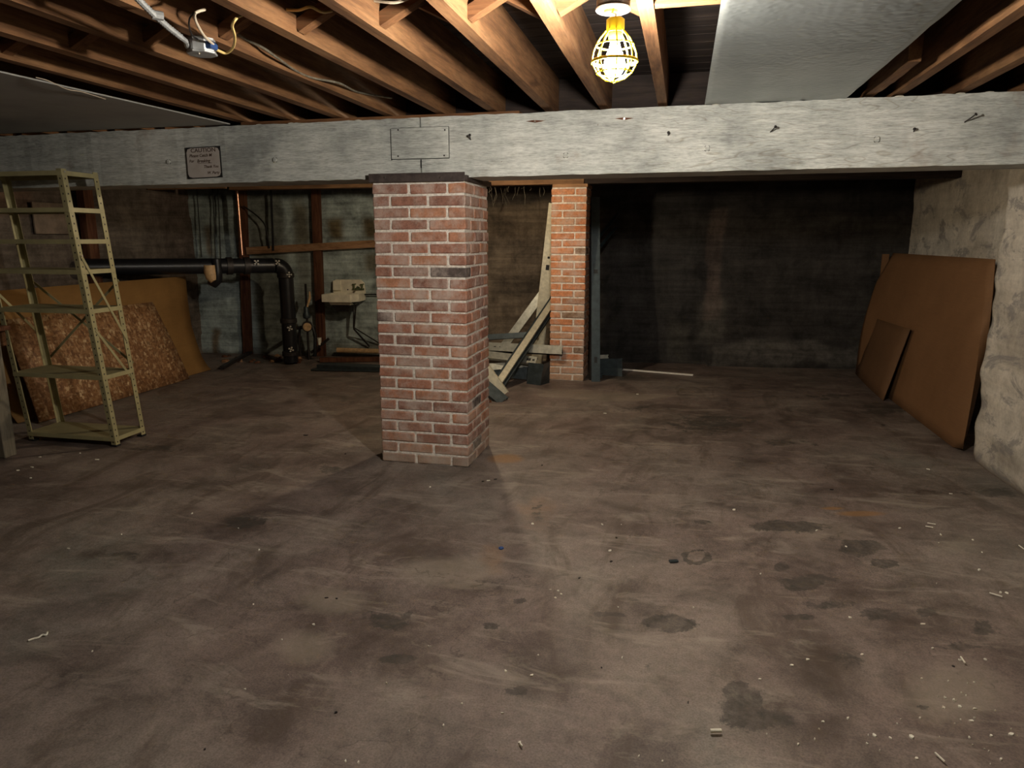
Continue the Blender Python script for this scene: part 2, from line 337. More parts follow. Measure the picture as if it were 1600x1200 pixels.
X0, X1, YN = -5.85, 1.885, -2.6
# floor
dx = .025; gx = np.arange(-5.95, 2.5, dx); gy = np.arange(YN-.1, 8.8, dx); U_, V_ = np.meshgrid(gx, gy, indexing='ij')
mask = np.zeros(U_.shape+(4,)); 
def stain(ch, cx, cy, rx, ry, s=1.0, ring=False):
    c = atz(cx, cy); ax = (atz(cx+rx, cy)-c); ay = (atz(cx, cy-ry)-c)
    D = np.stack([U_-c.x, V_-c.y], -1); A = np.linalg.inv(np.array([[ax.x, ay.x], [ax.y, ay.y]]))
    q = D @ A.T; r = np.sqrt((q**2).sum(-1)); v = np.clip(1.25-r, 0, 1)*s
    if ring: v = np.clip(1-np.abs(r-.8)*3, 0, 1)*s
    mask[..., ch] = np.maximum(mask[..., ch], v)
for a in [(1235, 822, 72, 11), (1345, 855, 44, 14), (1385, 880, 28, 10), (1220, 885, 12, 8), (1262, 910, 46, 16), (1365, 960, 62, 14, .8), (1245, 964, 40, 7, .8),
          (1290, 945, 70, 10, .6), (1150, 1085, 26, 26, .9), (1180, 1120, 70, 24), (1165, 1100, 46, 26), (1050, 973, 48, 17), (955, 960, 40, 5, .85), (765, 978, 16, 7), (810, 938, 16, 6, .9), (810, 1078, 20, 7, .9),
          (620, 1030, 32, 10, .8), (605, 968, 42, 22, .8), (385, 815, 42, 14, .7), (515, 733, 28, 9, .75), (190, 868, 40, 9, .7), (1440, 1105, 18, 6, .9), (1535, 982, 22, 14, .8),
          (1110, 660, 95, 18, .6), (1375, 640, 52, 12, .75), (1095, 816, 20, 5, .8), (1008, 1042, 12, 8, .8), (1450, 955, 20, 10, .8), (1555, 770, 50, 8, .8), (250, 700, 60, 8, .55),
          (840, 800, 14, 20, .5), (700, 640, 40, 8, .5), (1000, 640, 60, 8, .45), (1290, 620, 60, 8, .55), (1500, 1010, 50, 10, .6), (980, 590, 40, 5, .9), (400, 562, 60, 6, .9), (1230, 690, 60, 10, .45), (1320, 1030, 40, 30, .45)]:
    stain(0, *a)
stain(0, 1088, 870, 24, 12, .9, True)
for a in [(960, 620, 95, 8), (700, 890, 110, 30, .8), (520, 940, 90, 30, .7), (890, 615, 60, 8), (1290, 830, 110, 30, .5), (1490, 1080, 120, 60, .7), (1500, 850, 60, 20, .6), (730, 915, 60, 10, .8), (480, 1010, 80, 40, .6)]: stain(1, *a)
for a in [(610, 975, 95, 50), (645, 800, 40, 60, .7), (180, 868, 120, 20), (390, 815, 80, 26), (1110, 660, 150, 30), (1370, 640, 110, 20), (1290, 1040, 60, 90, .7), (1440, 960, 100, 34), (830, 1065, 70, 28, .7), (300, 760, 150, 15, .8), (620, 1040, 100, 34), (60, 770, 120, 30, .7), (1450, 765, 150, 22), (700, 850, 40, 50, .6), (1330, 930, 130, 40, .6), (900, 1050, 80, 20, .5), (1200, 1115, 60, 40), (500, 720, 70, 16, .8), (20, 900, 120, 30, .6), (1500, 690, 60, 16), (230, 700, 110, 14), (400, 640, 90, 10, .6), (1230, 600, 130, 14, .7), (950, 590, 80, 8), (170, 1020, 90, 30, .5)]: stain(3, *a)
for a in [(790, 716, 34, 9), (1345, 802, 45, 5), (1300, 794, 22, 3), (770, 870, 40, 40, .45), (840, 800, 60, 60, .4)]: stain(2, *a)
Z_ = (vnoise(U_+50, V_+50, .7, 3)-.5)*.008
floor = grid('floor', np.stack([U_, V_, Z_], -1), mask, 'floor', 'mask')
# back wall
L = (BW1-BW0).length; gu = np.arange(-.3, L+.5, .03); gz = np.concatenate([np.arange(-.05, 2.40, .03)]); Uu, Zz = np.meshgrid(gu, gz, indexing='ij')
ex = (BW1-BW0).normalized()
band = np.floor((Zz+.03*(vnoise(Uu+9, Zz+9, .4, 5)-.5))/.235); off = (np.sin(band*12.9898)*43758.5453 % 1-.5)*.016 + (vnoise(Uu+20, Zz+20, 2.3, 1)-.5)*.014
edge = np.abs(((Zz)/.235) % 1-.0) < .10; off = off + np.where(edge, .011, 0)
off -= np.where((Uu > 6.2) & (Zz < .16), .12, 0) + np.where((Uu > 6.2) & (Zz < .30), .02, 0)      # low footing ledge at the right
P = np.stack([BW0.x+ex.x*Uu+BWN.x*off, BW0.y+ex.y*Uu+BWN.y*off, Zz], -1)
def lerp(a, b, t): return a + (b-a)*t[..., None]
def c3(*v): return np.array(v, dtype=float)
wob = vnoise(Uu+3, Zz+3, 3, 8)*.12-.06
sst = lambda a, b, x: np.clip((x-a)/(b-a), 0, 1)**2*(3-2*np.clip((x-a)/(b-a), 0, 1))
col = np.broadcast_to(c3(.40, .47, .45), Uu.shape+(3,)).copy()
wx = Uu
col = lerp(col, c3(.17, .13, .09), sst(3.05, 3.35, wx+wob))             # bare brown concrete between the pillars
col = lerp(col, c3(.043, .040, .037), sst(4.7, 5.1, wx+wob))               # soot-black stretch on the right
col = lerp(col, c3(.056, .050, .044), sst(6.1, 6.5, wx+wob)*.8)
def uz(px, py): q = atb(px, py); return (q-BW0).dot(ex), q.z
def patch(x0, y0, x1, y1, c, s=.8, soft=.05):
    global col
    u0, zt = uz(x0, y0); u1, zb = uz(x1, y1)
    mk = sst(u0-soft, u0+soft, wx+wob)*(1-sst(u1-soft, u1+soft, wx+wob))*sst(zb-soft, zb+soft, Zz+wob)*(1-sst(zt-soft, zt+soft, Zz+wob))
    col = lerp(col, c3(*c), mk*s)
rust = (.14, .095, .03); brn = (.07, .045, .025)
for a in [(512, 340, 536, 376, rust, .9), (567, 338, 600, 376, rust, .9), (462, 318, 486, 378, rust, .7), (567, 400, 600, 430, rust, .7), (318, 352, 336, 402, (.17, .1, .04), .8), (330, 515, 346, 556, (.16, .09, .03), .8, .03),
          (362, 300, 372, 560, (.15, .09, .04), .6), (388, 300, 455, 545, (.13, .125, .09), .7), (455, 300, 490, 545, (.14, .13, .09), .6), (520, 535, 600, 552, (.12, .09, .05), .6), (285, 545, 600, 572, brn, .6),
          (270, 262, 600, 306, (.03, .03, .03), .75), (276, 300, 300, 420, brn, .3), (750, 262, 870, 318, (.03, .026, .022), .8), (1095, 470, 1130, 530, (.13, .12, .10), .6), (1040, 500, 1080, 560, (.09, .085, .07), .5), (1060, 560, 1340, 566, (.12, .11, .09), .4),  # near-black top bands put the beam's shadow into the wall colour
          (1108, 330, 1122, 500, (.15, .11, .09), .5, .02), (770, 440, 860, 470, (.09, .07, .05), .5), (900, 262, 1440, 330, (.018, .017, .017), .7)]: patch(*a)  # dark top strip at right: beam and pillar shadow painted in
patch(1118, 536, 1400, 566, (.13, .12, .105), .8, .02)
wall_back = grid('wall_back', P, np.concatenate([col, np.ones(Uu.shape+(1,))], -1), 'wall', 'paint')
# left wall
gy2 = np.arange(YN-.1, 7.95, .04); gz2 = np.arange(-.05, 2.42, .04); A, B = np.meshgrid(gy2, gz2, indexing='ij')
bnd = np.floor(B/.235); offl = (np.sin(bnd*7.77)*4375.5 % 1-.5)*.014 + (vnoise(A+20, B+20, 2.0, 2)-.5)*.03
cl = np.broadcast_to(c3(.17, .14, .11), A.shape+(3,)).copy()
cl = lerp(cl, c3(.09, .05, .04), vnoise(A+4, B+7, 1.2, 11)*.7)
cl = lerp(cl, c3(.20, .12, .08), sst(5.0, 5.1, A)*(1-sst(5.5, 5.6, A))*sst(1.6, 1.65, B)*.6)
grid('wall_left', np.stack([X0+offl, A, B], -1), np.concatenate([cl, np.ones(A.shape+(1,))], -1), 'wall', 'paint')
# right wall: thick pier toward the camera, then set back to the corner
path = []
def seg(a, b, st=.035):
    n = max(2, int((Vector(b)-Vector(a)).length/st)); return [tuple(Vector(a).lerp(Vector(b), i/n)) for i in range(n)]
PTS = seg((X1, YN-.1), (X1, 4.99)) + seg((X1, 4.99), (2.0, 5.08)) + seg((2.0, 5.08), (2.22, 5.09)) + seg((2.22, 5.09), (2.385, 8.75)) + [(2.385, 8.75)]
PT = np.array(PTS); gz3 = np.arange(-.05, 2.42, .035); I, B3 = np.meshgrid(np.arange(len(PT)), gz3, indexing='ij')
px_, py_ = PT[I][..., 0], PT[I][..., 1]; Ycum = py_
r1 = vnoise(Ycum+30, B3*3+30, 1.6, 21)-.5; r2 = vnoise(Ycum+10, B3*1.5+10, 5, 22)-.5; lift = np.sin(B3/.19*math.pi*2+2*r1)
near = 1-sst(5.05, 5.1, py_)
disp = r1*.016 + r2*.014 + lift*.005*near - near*.04*np.exp(-B3/.08)
cr = np.broadcast_to(c3(.66, .62, .54), I.shape+(3,)).copy()
gr = np.clip((vnoise(Ycum*1.0+5, B3*3+5, 2.2, 31)-.52)*3.5, 0, 1)*np.clip(1.35-B3, .25, 1)
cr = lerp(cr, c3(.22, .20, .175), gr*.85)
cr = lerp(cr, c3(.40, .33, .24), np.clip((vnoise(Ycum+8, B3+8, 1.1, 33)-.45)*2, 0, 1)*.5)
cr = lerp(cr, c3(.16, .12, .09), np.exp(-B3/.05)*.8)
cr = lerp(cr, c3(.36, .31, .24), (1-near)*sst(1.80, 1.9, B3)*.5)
grid('wall_right', np.stack([px_-disp, py_+disp*.3*(near < .5), B3], -1), np.concatenate([cr, np.ones(I.shape+(1,))], -1), 'wallwhite', 'paint')
# wall behind the camera
A4, B4 = np.meshgrid(np.arange(X0-.1, 2.2, .1), np.arange(-.05, 2.42, .1), indexing='ij')
grid('wall_front', np.stack([A4, YN+(vnoise(A4+9, B4+9, 1.5, 4)-.5)*.02, B4], -1), np.concatenate([np.broadcast_to(c3(.3, .28, .24), A4.shape+(3,)), np.ones(A4.shape+(1,))], -1), 'wallwhite', 'paint')
# ceiling: dark backing, subfloor boards, joists, cross bridging
JZ0, JZ1 = 2.14, 2.345
ceil = tag(MB().box(-5.95, 2.6, YN-.1, 9.0, 2.385, 2.42).build('ceiling', 'subfloor'), kind='structure')
y = YN; k = 0
while y < 8.7:
    wd = random.uniform(.13, .15)
    MB().box(-5.85, 2.2, y, y+wd-.006, JZ1, JZ1+.022+random.uniform(0, .006)).build('subfloor_board', 'subfloor', ceil); y += wd
JL = [-5.6, -5.2, -4.8, -4.4, -4.0, -3.6, -3.2, -2.77, -2.44, -2.10, -1.77, -1.447, -1.13, -.805, -.493, -.173, .145, .50, 1.005, 1.295, 1.60, 1.88]
jo = [0]
def joist(x, y0, y1, w_=.05, z0=JZ0):
    m = MB(); n = 14; tw = random.uniform(-.004, .004)
    for i in range(n+1):
        t = i/n; yy = y0+(y1-y0)*t; j = math.sin(t*9+x*5)*.003
        m.v += [(x+j, yy, z0+random.uniform(-.002, .002)), (x+w_+j, yy, z0+random.uniform(-.002, .002)), (x+w_+j+tw, yy, JZ1), (x+j+tw, yy, JZ1)]
    for i in range(n):
        for q in range(4): a = i*4+q; b = i*4+(q+1) % 4; m.f.append((a, b, b+4, a+4))
    m.f += [(0, 1, 2, 3), (n*4+3, n*4+2, n*4+1, n*4)]
    return m.build('joist', 'joist', ceil)
for x in JL:
    joist(x, YN+.02, 4.42)
    joist(x+.052 if x < 1.8 else x-.06, 4.44, 8.60)
joist(.875, 3.45, 4.40)
for a, b in zip(JL[:-1], JL[1:]):
    yb = 2.55 if a > -2.9 else 2.6
    x0, x1 = a+.05, b
    if x1-x0 < .1 or abs(a-.145) < .01 or abs(a-.5) < .01 or abs(a+.173) < .01: continue
    for (p, q, dy) in (((x0-.004, yb, JZ0+.035), (x1+.004, yb, JZ1-.03), 0), ((x0-.004, yb+.055, JZ1-.03), (x1+.004, yb+.055, JZ0+.035), 1)):
        MB().bar(p, q, .05, .042, (0, 0, 1)).build('bridging_brace', 'brace', ceil)
# solid blocking right of the bulb and the strip of sill under the joists on the beam
MB().box(-.122, .144, 2.46, 2.50, JZ0+.0, JZ1-.01).build('blocking', 'brace', ceil)
MB().bar((-.12, 2.43, JZ0+.03), (.144, 2.43, JZ1-.03), .05, .04).build('bridging_brace', 'brace', ceil)
MB().box(-2.75, -.95, 4.20, 4.32, 2.112, 2.139).build('sill_strip', 'brace', ceil)
for a, b in zip(JL[6:-1], JL[7:]):
    if b-a > .1: MB().box(a+.05, b, 4.40, 4.43, JZ0, JZ1-.005).build('blocking', 'dirty_shade_wood', ceil)  # dark boards added to close off the lit far bay above the beam
# panels nailed under the joists
foil = MB(); n = 24; W = 40
for i in range(n+1):
    for j in range(W+1):
        u, v = i/n, j/W; x = .078+(.775-.078)*u + (.03*(1-v)*u); yy = -1.0+(4.16+1.0)*v
        e = (.006*math.sin(u*9+v*7)+.004*math.sin(v*31+u*3))*(1-v)+.0022*random.uniform(-1, 1)
        foil.v.append((x, yy, JZ0-.012+e-.005*v))
for i in range(n):
    for j in range(W): a = i*(W+1)+j; foil.f.append((a, a+1, a+W+2, a+W+1))
fo = foil.build('foil_sheet', 'foil', None, True); md = fo.modifiers.new('s', 'SOLIDIFY'); md.thickness = .006; md.offset = 1
tag(fo, 'wide silvery bubble foil sheet nailed under the joists right of the bulb', 'foil sheet')
pn = MB().hull8([(-5.8, -1, 2.121), (-3.12, -1, 2.121), (-2.80, 4.16, 2.121), (-5.8, 4.16, 2.121), (-5.8, -1, 2.128), (-3.12, -1, 2.128), (-2.80, 4.16, 2.128), (-5.8, 4.16, 2.128)]).build('ceiling_panel', 'drywall', None)
tag(pn, 'flat grey ceiling panel under the joists above the left end of beam', 'ceiling panel')
# ------------------------------------------------------------------ painted beam
beam = thing('support_beam', (-1.9, 4.3, 1.775), 'long whitewashed timber beam spanning the room on the front brick pillar', 'beam')
BY, BT = 4.15, .30
def bz(x, top): t = (x+5.8)/(7.75); return (2.100+.028*t) if top else (1.757+.028*t)
def beam_piece(xa, xb, name='beam_timber'):
    m = MB(); n = max(2, int((xb-xa)/.05))
    for i in range(n+1):
        x = xa+(xb-xa)*i/n; e = random.uniform(-.003, .003); f_ = random.uniform(-.0015, .0015)
        rag = random.uniform(0, .006) if -2.6 < x < -1.9 else 0
        m.v += [(x, BY+f_, bz(x, 0)+e*.6+rag), (x, BY+f_, bz(x, 1)+e), (x, BY+BT, bz(x, 1)), (x, BY+BT, bz(x, 0))]
    for i in range(n):
        for q in range(4): a = i*4+q; b = i*4+(q+1) % 4; m.f.append((a, b, b+4, a+4))
    m.f += [(0, 1, 2, 3), (n*4+3, n*4+2, n*4+1, n*4)]
    return m.build(name, 'beam', beam)
sx_ = aty(658, 260, BY).x
beam_piece(-5.84, sx_-.004); beam_piece(sx_+.004, 1.93)
a, b = aty(613, 249, BY), aty(701, 198, BY)
pb = MB().box(a.x, b.x, BY-.012, BY+.01, a.z, b.z).build('splice_plate', 'beam', beam, bevel=.002)
fr = MB(); g_ = .006
for (x0, x1, z0, z1) in ((a.x-g_, a.x, a.z-g_, b.z), (a.x-g_, b.x+.002, a.z-g_*.6, a.z), (a.x, b.x, b.z, b.z+.003), (b.x, b.x+.003, a.z, b.z)): fr.box(x0, x1, BY-.0035, BY+.005, z0, z1)
fr.build('plate_gap', 'black', beam)
for px, py in ((622, 203), (695, 203), (622, 244), (694, 243)):
    p = aty(px, py, BY-.013); MB().tube([(p.x, BY-.0145, p.z), (p.x, BY-.01, p.z)], .005, 8).build('nail_head', 'iron', beam)
def nail(x, y, dx_, dz_, L_=.075, mat='iron'):
    p = aty(x, y, BY); q = p+Vector((dx_, -L_*.7, dz_)); m = MB().tube([p+Vector((0, .01, 0)), p.lerp(q, .5), q], .0035, 6)
    d = (q-p).normalized(); m.tube([q, q+d*.003], .008, 8); m.build('bent_nail', mat, beam)
nail(735, 219, .012, .02); nail(1203, 207, .02, .02); nail(1506, 192, .03, .03, .08); nail(1044, 212, .002, .01, .06)
nail(1428, 206, -.004, .01, .03)
def spike(x, y, w_):
    p = aty(x, y, BY-.002); m = MB(); m.add([(p.x-w_*.9, p.y, p.z+.004), (p.x-.006, p.y-.006, p.z+.008), (p.x+w_, p.y, p.z+.003), (p.x+.004, p.y-.008, p.z-.007), (p.x, p.y+.01, p.z)], [(0, 1, 3), (1, 2, 3), (0, 4, 1), (1, 4, 2), (0, 3, 4), (3, 2, 4)])
    m.build('split_gouge', 'redpost', beam); MB().tube([(p.x+.002, p.y-.011, p.z), (p.x+.002, p.y, p.z)], .006, 8).build('nail_head', 'chrome', beam)
spike(836, 190, .06); spike(975, 186, .055)
for px, py in ((884, 243), (1370, 218), (430, 250), (264, 253), (1105, 232)):
    p = aty(px, py, BY); m = MB().box(p.x-.011, p.x+.011, BY-.010, BY+.005, p.z-.011, p.z+.011).build('square_bolt_head', 'beam', beam, bevel=.002)
    g = MB()
    for i in range(4):
        an = math.pi/2*i; g.tube([(p.x+.016*math.cos(an+.5), BY-.002, p.z+.016*math.sin(an+.5)), (p.x+.016*math.cos(an+1.1), BY-.002, p.z+.016*math.sin(an+1.1))], .0015, 5)
    g.build('bolt_recess_mark', 'iron', beam)
MB().box(sx_-.003, sx_+.003, BY-.003, BY+.01, aty(658, 262, BY).z, aty(658, 250, BY).z).build('joint_shadow_strip', 'black', beam)
# little pale lumps of old plaster on top of the beam
for px in (1405, 1500, 1545, 560, 455, 405, 1180, 1120):
    p = aty(px, 150 if px > 900 else 186, BY+.03); zz = bz(p.x, 1)
    MB().lathe((p.x, BY+.03, zz-.003), [(.03, 0), (.022, .008), (.006, .012)], 7).build('plaster_crumb', 'chip', beam)
# sign
sg = [aty(290, 231, BY-.003), aty(344, 228, BY-.003), aty(348, 277, BY-.003), aty(294, 280, BY-.003)]
sign = thing('caution_sign', sg[3], 'small black-edged handwritten caution notice fixed to the left part of beam', 'sign')
c_ = sum(sg, Vector())/4
bk = MB(); bk.hull8([sg[3], sg[2], sg[1], sg[0]]+[p+Vector((0, -.004, 0)) for p in (sg[3], sg[2], sg[1], sg[0])]); bk.build('backing', 'black', sign)
oct_ = []
for i in range(4):
    p = sg[i].lerp(c_, .06); q0 = sg[i-1].lerp(c_, .06); q1 = sg[(i+1) % 4].lerp(c_, .06)
    oct_ += [p.lerp(q0, .14), p.lerp(p.lerp(q0, .14), .35).lerp(p.lerp(q1, .14), .25), p.lerp(q1, .14)]
pp = MB(); n = len(oct_); pp.add([q+Vector((0, -.0042, 0)) for q in oct_]+[q+Vector((0, -.006, 0)) for q in oct_], [tuple(range(n)), tuple(range(n, 2*n))]+[(i, (i+1) % n, n+(i+1) % n, n+i) for i in range(n)]); pp.build('paper', 'paper', sign)
def lettering(txt, px, py, size, sh=0, sx=1.0, parent=sign):
    cu = bpy.data.curves.new('t', 'FONT'); cu.body = txt; cu.size = size; cu.extrude = .0004; cu.offset = .0004; cu.shear = sh
    to = bpy.data.objects.new('t', cu); COL.objects.link(to); dg = bpy.context.evaluated_depsgraph_get(); me = bpy.data.meshes.new_from_object(to.evaluated_get(dg))
    bpy.data.objects.remove(to); p = aty(px, py, BY-.0095); me.materials.clear(); me.materials.append(M['ink'])
    me.transform(Matrix.Translation(p) @ Matrix.Rotation(math.radians(-1), 4, 'Y') @ Matrix.Rotation(math.pi/2, 4, 'X') @ Matrix.Diagonal((sx, 1, 1, 1)))
    o = bpy.data.objects.new('lettering', me); COL.objects.link(o); o.parent = parent; o.matrix_parent_inverse = Matrix.Translation(-Vector(parent.location)); return o
lettering('CAUTION', 298, 238.5, .034, 0, 1.18); lettering('Please Catch M', 296, 246, .026, .2); lettering('For', 296, 254, .024, .2); lettering('Breaking', 308, 254, .027, .2)
lettering('Thank You', 318.5, 262.5, .024, .2); lettering('W. Party', 324, 272, .024, .2)
a, b = aty(309, 255.5, BY-.0095), aty(331, 254.5, BY-.0095); MB().bar(a, b, .001, .002).build('underline', 'ink', sign)
# ------------------------------------------------------------------ brick pillars
def brick_mesh(L_, D_, H_, seed, mat):
    r = random.Random(seed); bm = bmesh.new(); bmesh.ops.create_cube(bm, size=1)
    for v in bm.verts: v.co = Vector((v.co.x*L_, v.co.y*D_, v.co.z*H_))
    bmesh.ops.bevel(bm, geom=list(bm.edges), offset=.0055, segments=1, affect='EDGES')
    for v in bm.verts: v.co += Vector([r.uniform(-.0018, .0018) for _ in range(3)])
    me = bpy.data.meshes.new('brick'); bm.to_mesh(me); bm.free(); me.materials.append(M[mat]); return me
_bc = {}
def brick(parent, cx, cy, cz, L_, D_, rot, mat):
    if rot: pass
    key = (round(L_, 4), round(D_, 4), random.randrange(4), mat)
    if key not in _bc: _bc[key] = brick_mesh(L_, D_, .0565, hash(key[2:3])+int(L_*1e4), mat)
    o = bpy.data.objects.new('brick', _bc[key]); COL.objects.link(o); o.parent = parent
    o.location = Vector((cx, cy, cz))-Vector(parent.location) + Vector((random.uniform(-.0016, .0016), random.uniform(-.0016, .0016), random.uniform(-.0012, .0012)))
    o.rotation_euler = (random.uniform(-.01, .01), random.uniform(-.01, .01), rot+random.uniform(-.006, .006)+(math.pi if random.random() < .5 else 0)); return o
def pillar(name, x0, y0, W_, D_, top, label, mat, ncx, ncy, crs):
    J, T = .0145, .105
    ro = thing(name, (x0+W_/2, y0+D_/2, 0), label, 'pillar'); 
    MB().box(x0+.0062, x0+W_-.0062, y0+.0062, y0+D_-.0062, 0, top).build('mortar_core', 'mortar', ro)
    for k in range(crs):
        z = .031+k*(top-.002)/crs; fl = k % 2
        lx = (W_-T-J+J)/ncx-J; ly = (D_-T)/ncy-J
        lx = (W_-T)/ncx-J; ly = (D_-T)/ncy-J
        for s in range(4):
            n_, l_ = (ncx, lx) if s % 2 == 0 else (ncy, ly)
            for i in range(n_):
                c = (i+.5)*(l_+J)-J/2+J/2 - J/2
                c = i*(l_+J)+l_/2
                if s == 0: x, y, r = (x0+c if not fl else x0+W_-c), y0+T/2, 0
                if s == 2: x, y, r = (x0+W_-c if not fl else x0+c), y0+D_-T/2, 0
                if s == 1: x, y, r = x0+W_-T/2, (y0+c if not fl else y0+D_-c), math.pi/2
                if s == 3: x, y, r = x0+T/2, (y0+D_-c if not fl else y0+c), math.pi/2
                brick(ro, x, y, z, l_, T, r, mat)
    return ro
p1 = pillar('brick_pillar', -1.843, 4.125, .585, .51, 1.752, 'thick red brick pillar in the foreground carrying the white beam', 'brick', 2, 2, 25)
cp = MB().box(-1.849, -1.240, 4.108, 4.66, 1.753, 1.783); cpo = cp.build('cap_plate', 'capiron', p1, bevel=.002)
MB().box(-1.852, -1.252, 4.099, 4.108, 1.750, 1.800).build('cap_strip', 'capiron', p1, bevel=.0015)
for px, py in ((600, 277), (687, 277)):
    p = aty(px, py, 4.088); MB().lathe((0, 0, 0), [(.008, -.002), (.009, 0), (.004, .003)], 8)
    MB().tube([(p.x, 4.100, p.z), (p.x, 4.094, p.z)], [.008, .005], 8).build('cap_screw', 'chrome', p1)
p2 = pillar('brick_pillar', -1.272, 7.05, .348, .348, 1.905, 'slim orange brick pillar farther back behind the beam', 'brick2', 1, 1, 27)
MB().box(-1.262, -.918, 7.045, 7.40, 1.906, 1.937).build('cap_board', 'board', p2, bevel=.002)
hd = MB(); hd.box(-4.84, -.96, 7.08, 7.22, 1.938, 2.138); tag(hd.build('rear_header', 'header', None, bevel=.003), 'brown wooden header running left from the slim rear pillar', 'beam')
hd = MB(); hd.box(-.955, 2.36, 7.08, 7.22, 1.938, 2.138); tag(hd.build('rear_header', 'dirty_shade_wood', None, bevel=.003), 'shade-darkened wooden header running right from the slim rear pillar', 'beam')  # unlit right half of the header, its shade put into the wood colour
q = MB().box(-5.82, -4.85, 7.02, 7.06, 1.95, 2.02).build('short_board', 'board', None, bevel=.002); tag(q, 'short orange board above the black pipe at the left end of rear header', 'board')
# ------------------------------------------------------------------ caged lamp
LY = 2.30; top = aty(961, 31, LY); bot = aty(960, 128, LY); cx_, cz0, cz1 = (top.x+bot.x)/2, bot.z, top.z
lamp = thing('caged_work_lamp', (cx_, LY, cz0), 'bright yellow-caged bulb hanging from a ceiling box before the beam', 'lamp')
hh = cz1-cz0
MB().lathe((cx_, LY, cz1-.035), [(.026, 0), (.027, .012), (.027, .035), (.02, .04)], 20).build('socket_collar', 'yellow', lamp, True)
MB().lathe((cx_, LY, cz1-.062), [(.014, 0), (.019, .005), (.021, .026)], 16).build('lamp_holder', 'yellow', lamp, True)
bz0 = cz1-.062
MB().lathe((cx_, LY, bz0), [(.004, -.098), (.016, -.094), (.026, -.083), (.031, -.068), (.031, -.055), (.026, -.038), (.017, -.018), (.013, 0)], 20).build('bulb', 'bulb', lamp, True)
def cage_r(t): return [.027, .044, .056, .064, .067, .064, .053, .032, .004][t]
cz = [0, .14, .28, .42, .56, .68, .82, .94, 1.0]
for k in range(8):
    an = math.pi*2*k/8+.2; pts = [(cx_+cage_r(t)*math.cos(an), LY+cage_r(t)*math.sin(an), cz1-.03-(hh-.03)*cz[t]) for t in range(9)]
    MB().tube(pts, .0026, 6).build('cage_rib', 'yellow', lamp, True)
for zf, r_, th_ in ((.28, .056, .0022), (.60, .0675, .005), (.82, .053, .0022)):
    z_ = cz1-.03-(hh-.03)*zf; pts = [(cx_+r_*math.cos(i*math.pi/12), LY+r_*math.sin(i*math.pi/12), z_) for i in range(25)]
    MB().tube(pts, th_, 6, False).build('cage_ring', 'yellow', lamp, True)
bx = thing('ceiling_box', (-.236, 2.38, 2.12), 'round dark junction box with a pale lid above the caged bulb', 'junction box')
MB().lathe((-.245, 2.40, 2.122), [(.050, 0), (.052, .004), (.052, .02), (.05, .022), (.05, .12)], 24).build('housing', 'iron', bx, True)
MB().lathe((-.245, 2.40, 2.112), [(.050, 0), (.054, .003), (.054, .008), (.05, .0095)], 24).build('lid', 'boxmetal', bx, True)
MB().lathe((-.250, 2.385, 2.104), [(.008, -.004), (.022, 0), (.022, .0085)], 12).build('cord_grip', 'yellow', bx, True)
MB().tube([(-.25, 2.385, 2.104), (cx_-.003, 2.335, 2.085), (cx_, LY, cz1+.004)], .003, 6).build('cord', 'wirewhite', bx, True)
# second bulb behind the beam
l2 = thing('bare_bulb', (-1.62, 5.55, 1.96), 'lit bare bulb hanging behind the painted beam', 'lamp')
MB().lathe((-1.62, 5.55, 2.03), [(.02, 0), (.022, .01), (.024, .05), (.05, .06), (.055, .08), (.055, .109)], 20).build('lamp_holder', 'white', l2, True)
m_, nt_, b_ = new_mat('lit_rear_bulb'); b_.inputs['Emission Color'].default_value = (1, .82, .58, 1); b_.inputs['Emission Strength'].default_value = REAR_POWER*6; M['bulb2'] = m_
MB().lathe((-1.62, 5.55, 2.03), [(.004, -.098), (.016, -.094), (.026, -.083), (.031, -.068), (.031, -.055), (.026, -.038), (.017, -.018), (.013, 0)], 20).build('bulb', 'bulb2', l2, True)
# ------------------------------------------------------------------ junction box with wires on the left
jz = 2.085; jc = atz(316, 86, jz)
jb = thing('junction_box', jc, 'round metal junction box with loose wires hanging from the left joists', 'junction box')
MB().lathe(jc+Vector((0, 0, .001)), [(.052, 0), (.054, .002), (.054, .006), (.052, .007)], 8).build('cover_plate', 'boxmetal', jb)
MB().lathe(jc+Vector((0, 0, .009)), [(.050, 0), (.050, .045), (.046, .046)], 8).build('box_body', 'boxmetal', jb)
MB().lathe(jc+Vector((.0, -.02, -.004)), [(.003, 0), (.005, .002), (.005, .005)], 8).build('cover_screw', 'chrome', jb)
MB().box(jc.x+.03, jc.x+.062, jc.y-.03, jc.y+.012, jz+.014, jz+.040).build('blue_clip', 'blue', jb, bevel=.004)
def wire(name, pts, r, mat, label, cat='cable', seg_=8):
    P_ = [Vector(p) for p in pts]; out = []
    for i in range(len(P_)-1):
        p0, p1_, p2_, p3 = P_[max(i-1, 0)], P_[i], P_[i+1], P_[min(i+2, len(P_)-1)]
        for k in range(seg_):
            t = k/seg_; out.append(.5*((2*p1_)+(-p0+p2_)*t+(2*p0-5*p1_+4*p2_-p3)*t*t+(-p0+3*p1_-3*p2_+p3)*t**3))
    out.append(P_[-1]); o = MB().tube(out, r, 7).build(name, mat, None, True); return tag(o, label, cat)
cw = [atz(205, -12, 2.12), atz(235, 18, 2.115), atz(262, 42, 2.11), atz(290, 64, 2.105), jc+Vector((-.045, -.02, .025))]
out = []
for i in range(len(cw)-1):
    for k in range(16): out.append(cw[i].lerp(cw[i+1], k/16))
radii = [(.0078 + (.0034 if i % 2 else 0)) if i < 44 else .0088 for i in range(len(out))]
cond = MB().tube(out, radii, 8).build('armoured_cable', 'boxmetal', None); tag(cond, 'ribbed metal armoured cable running down into the left junction box', 'cable')
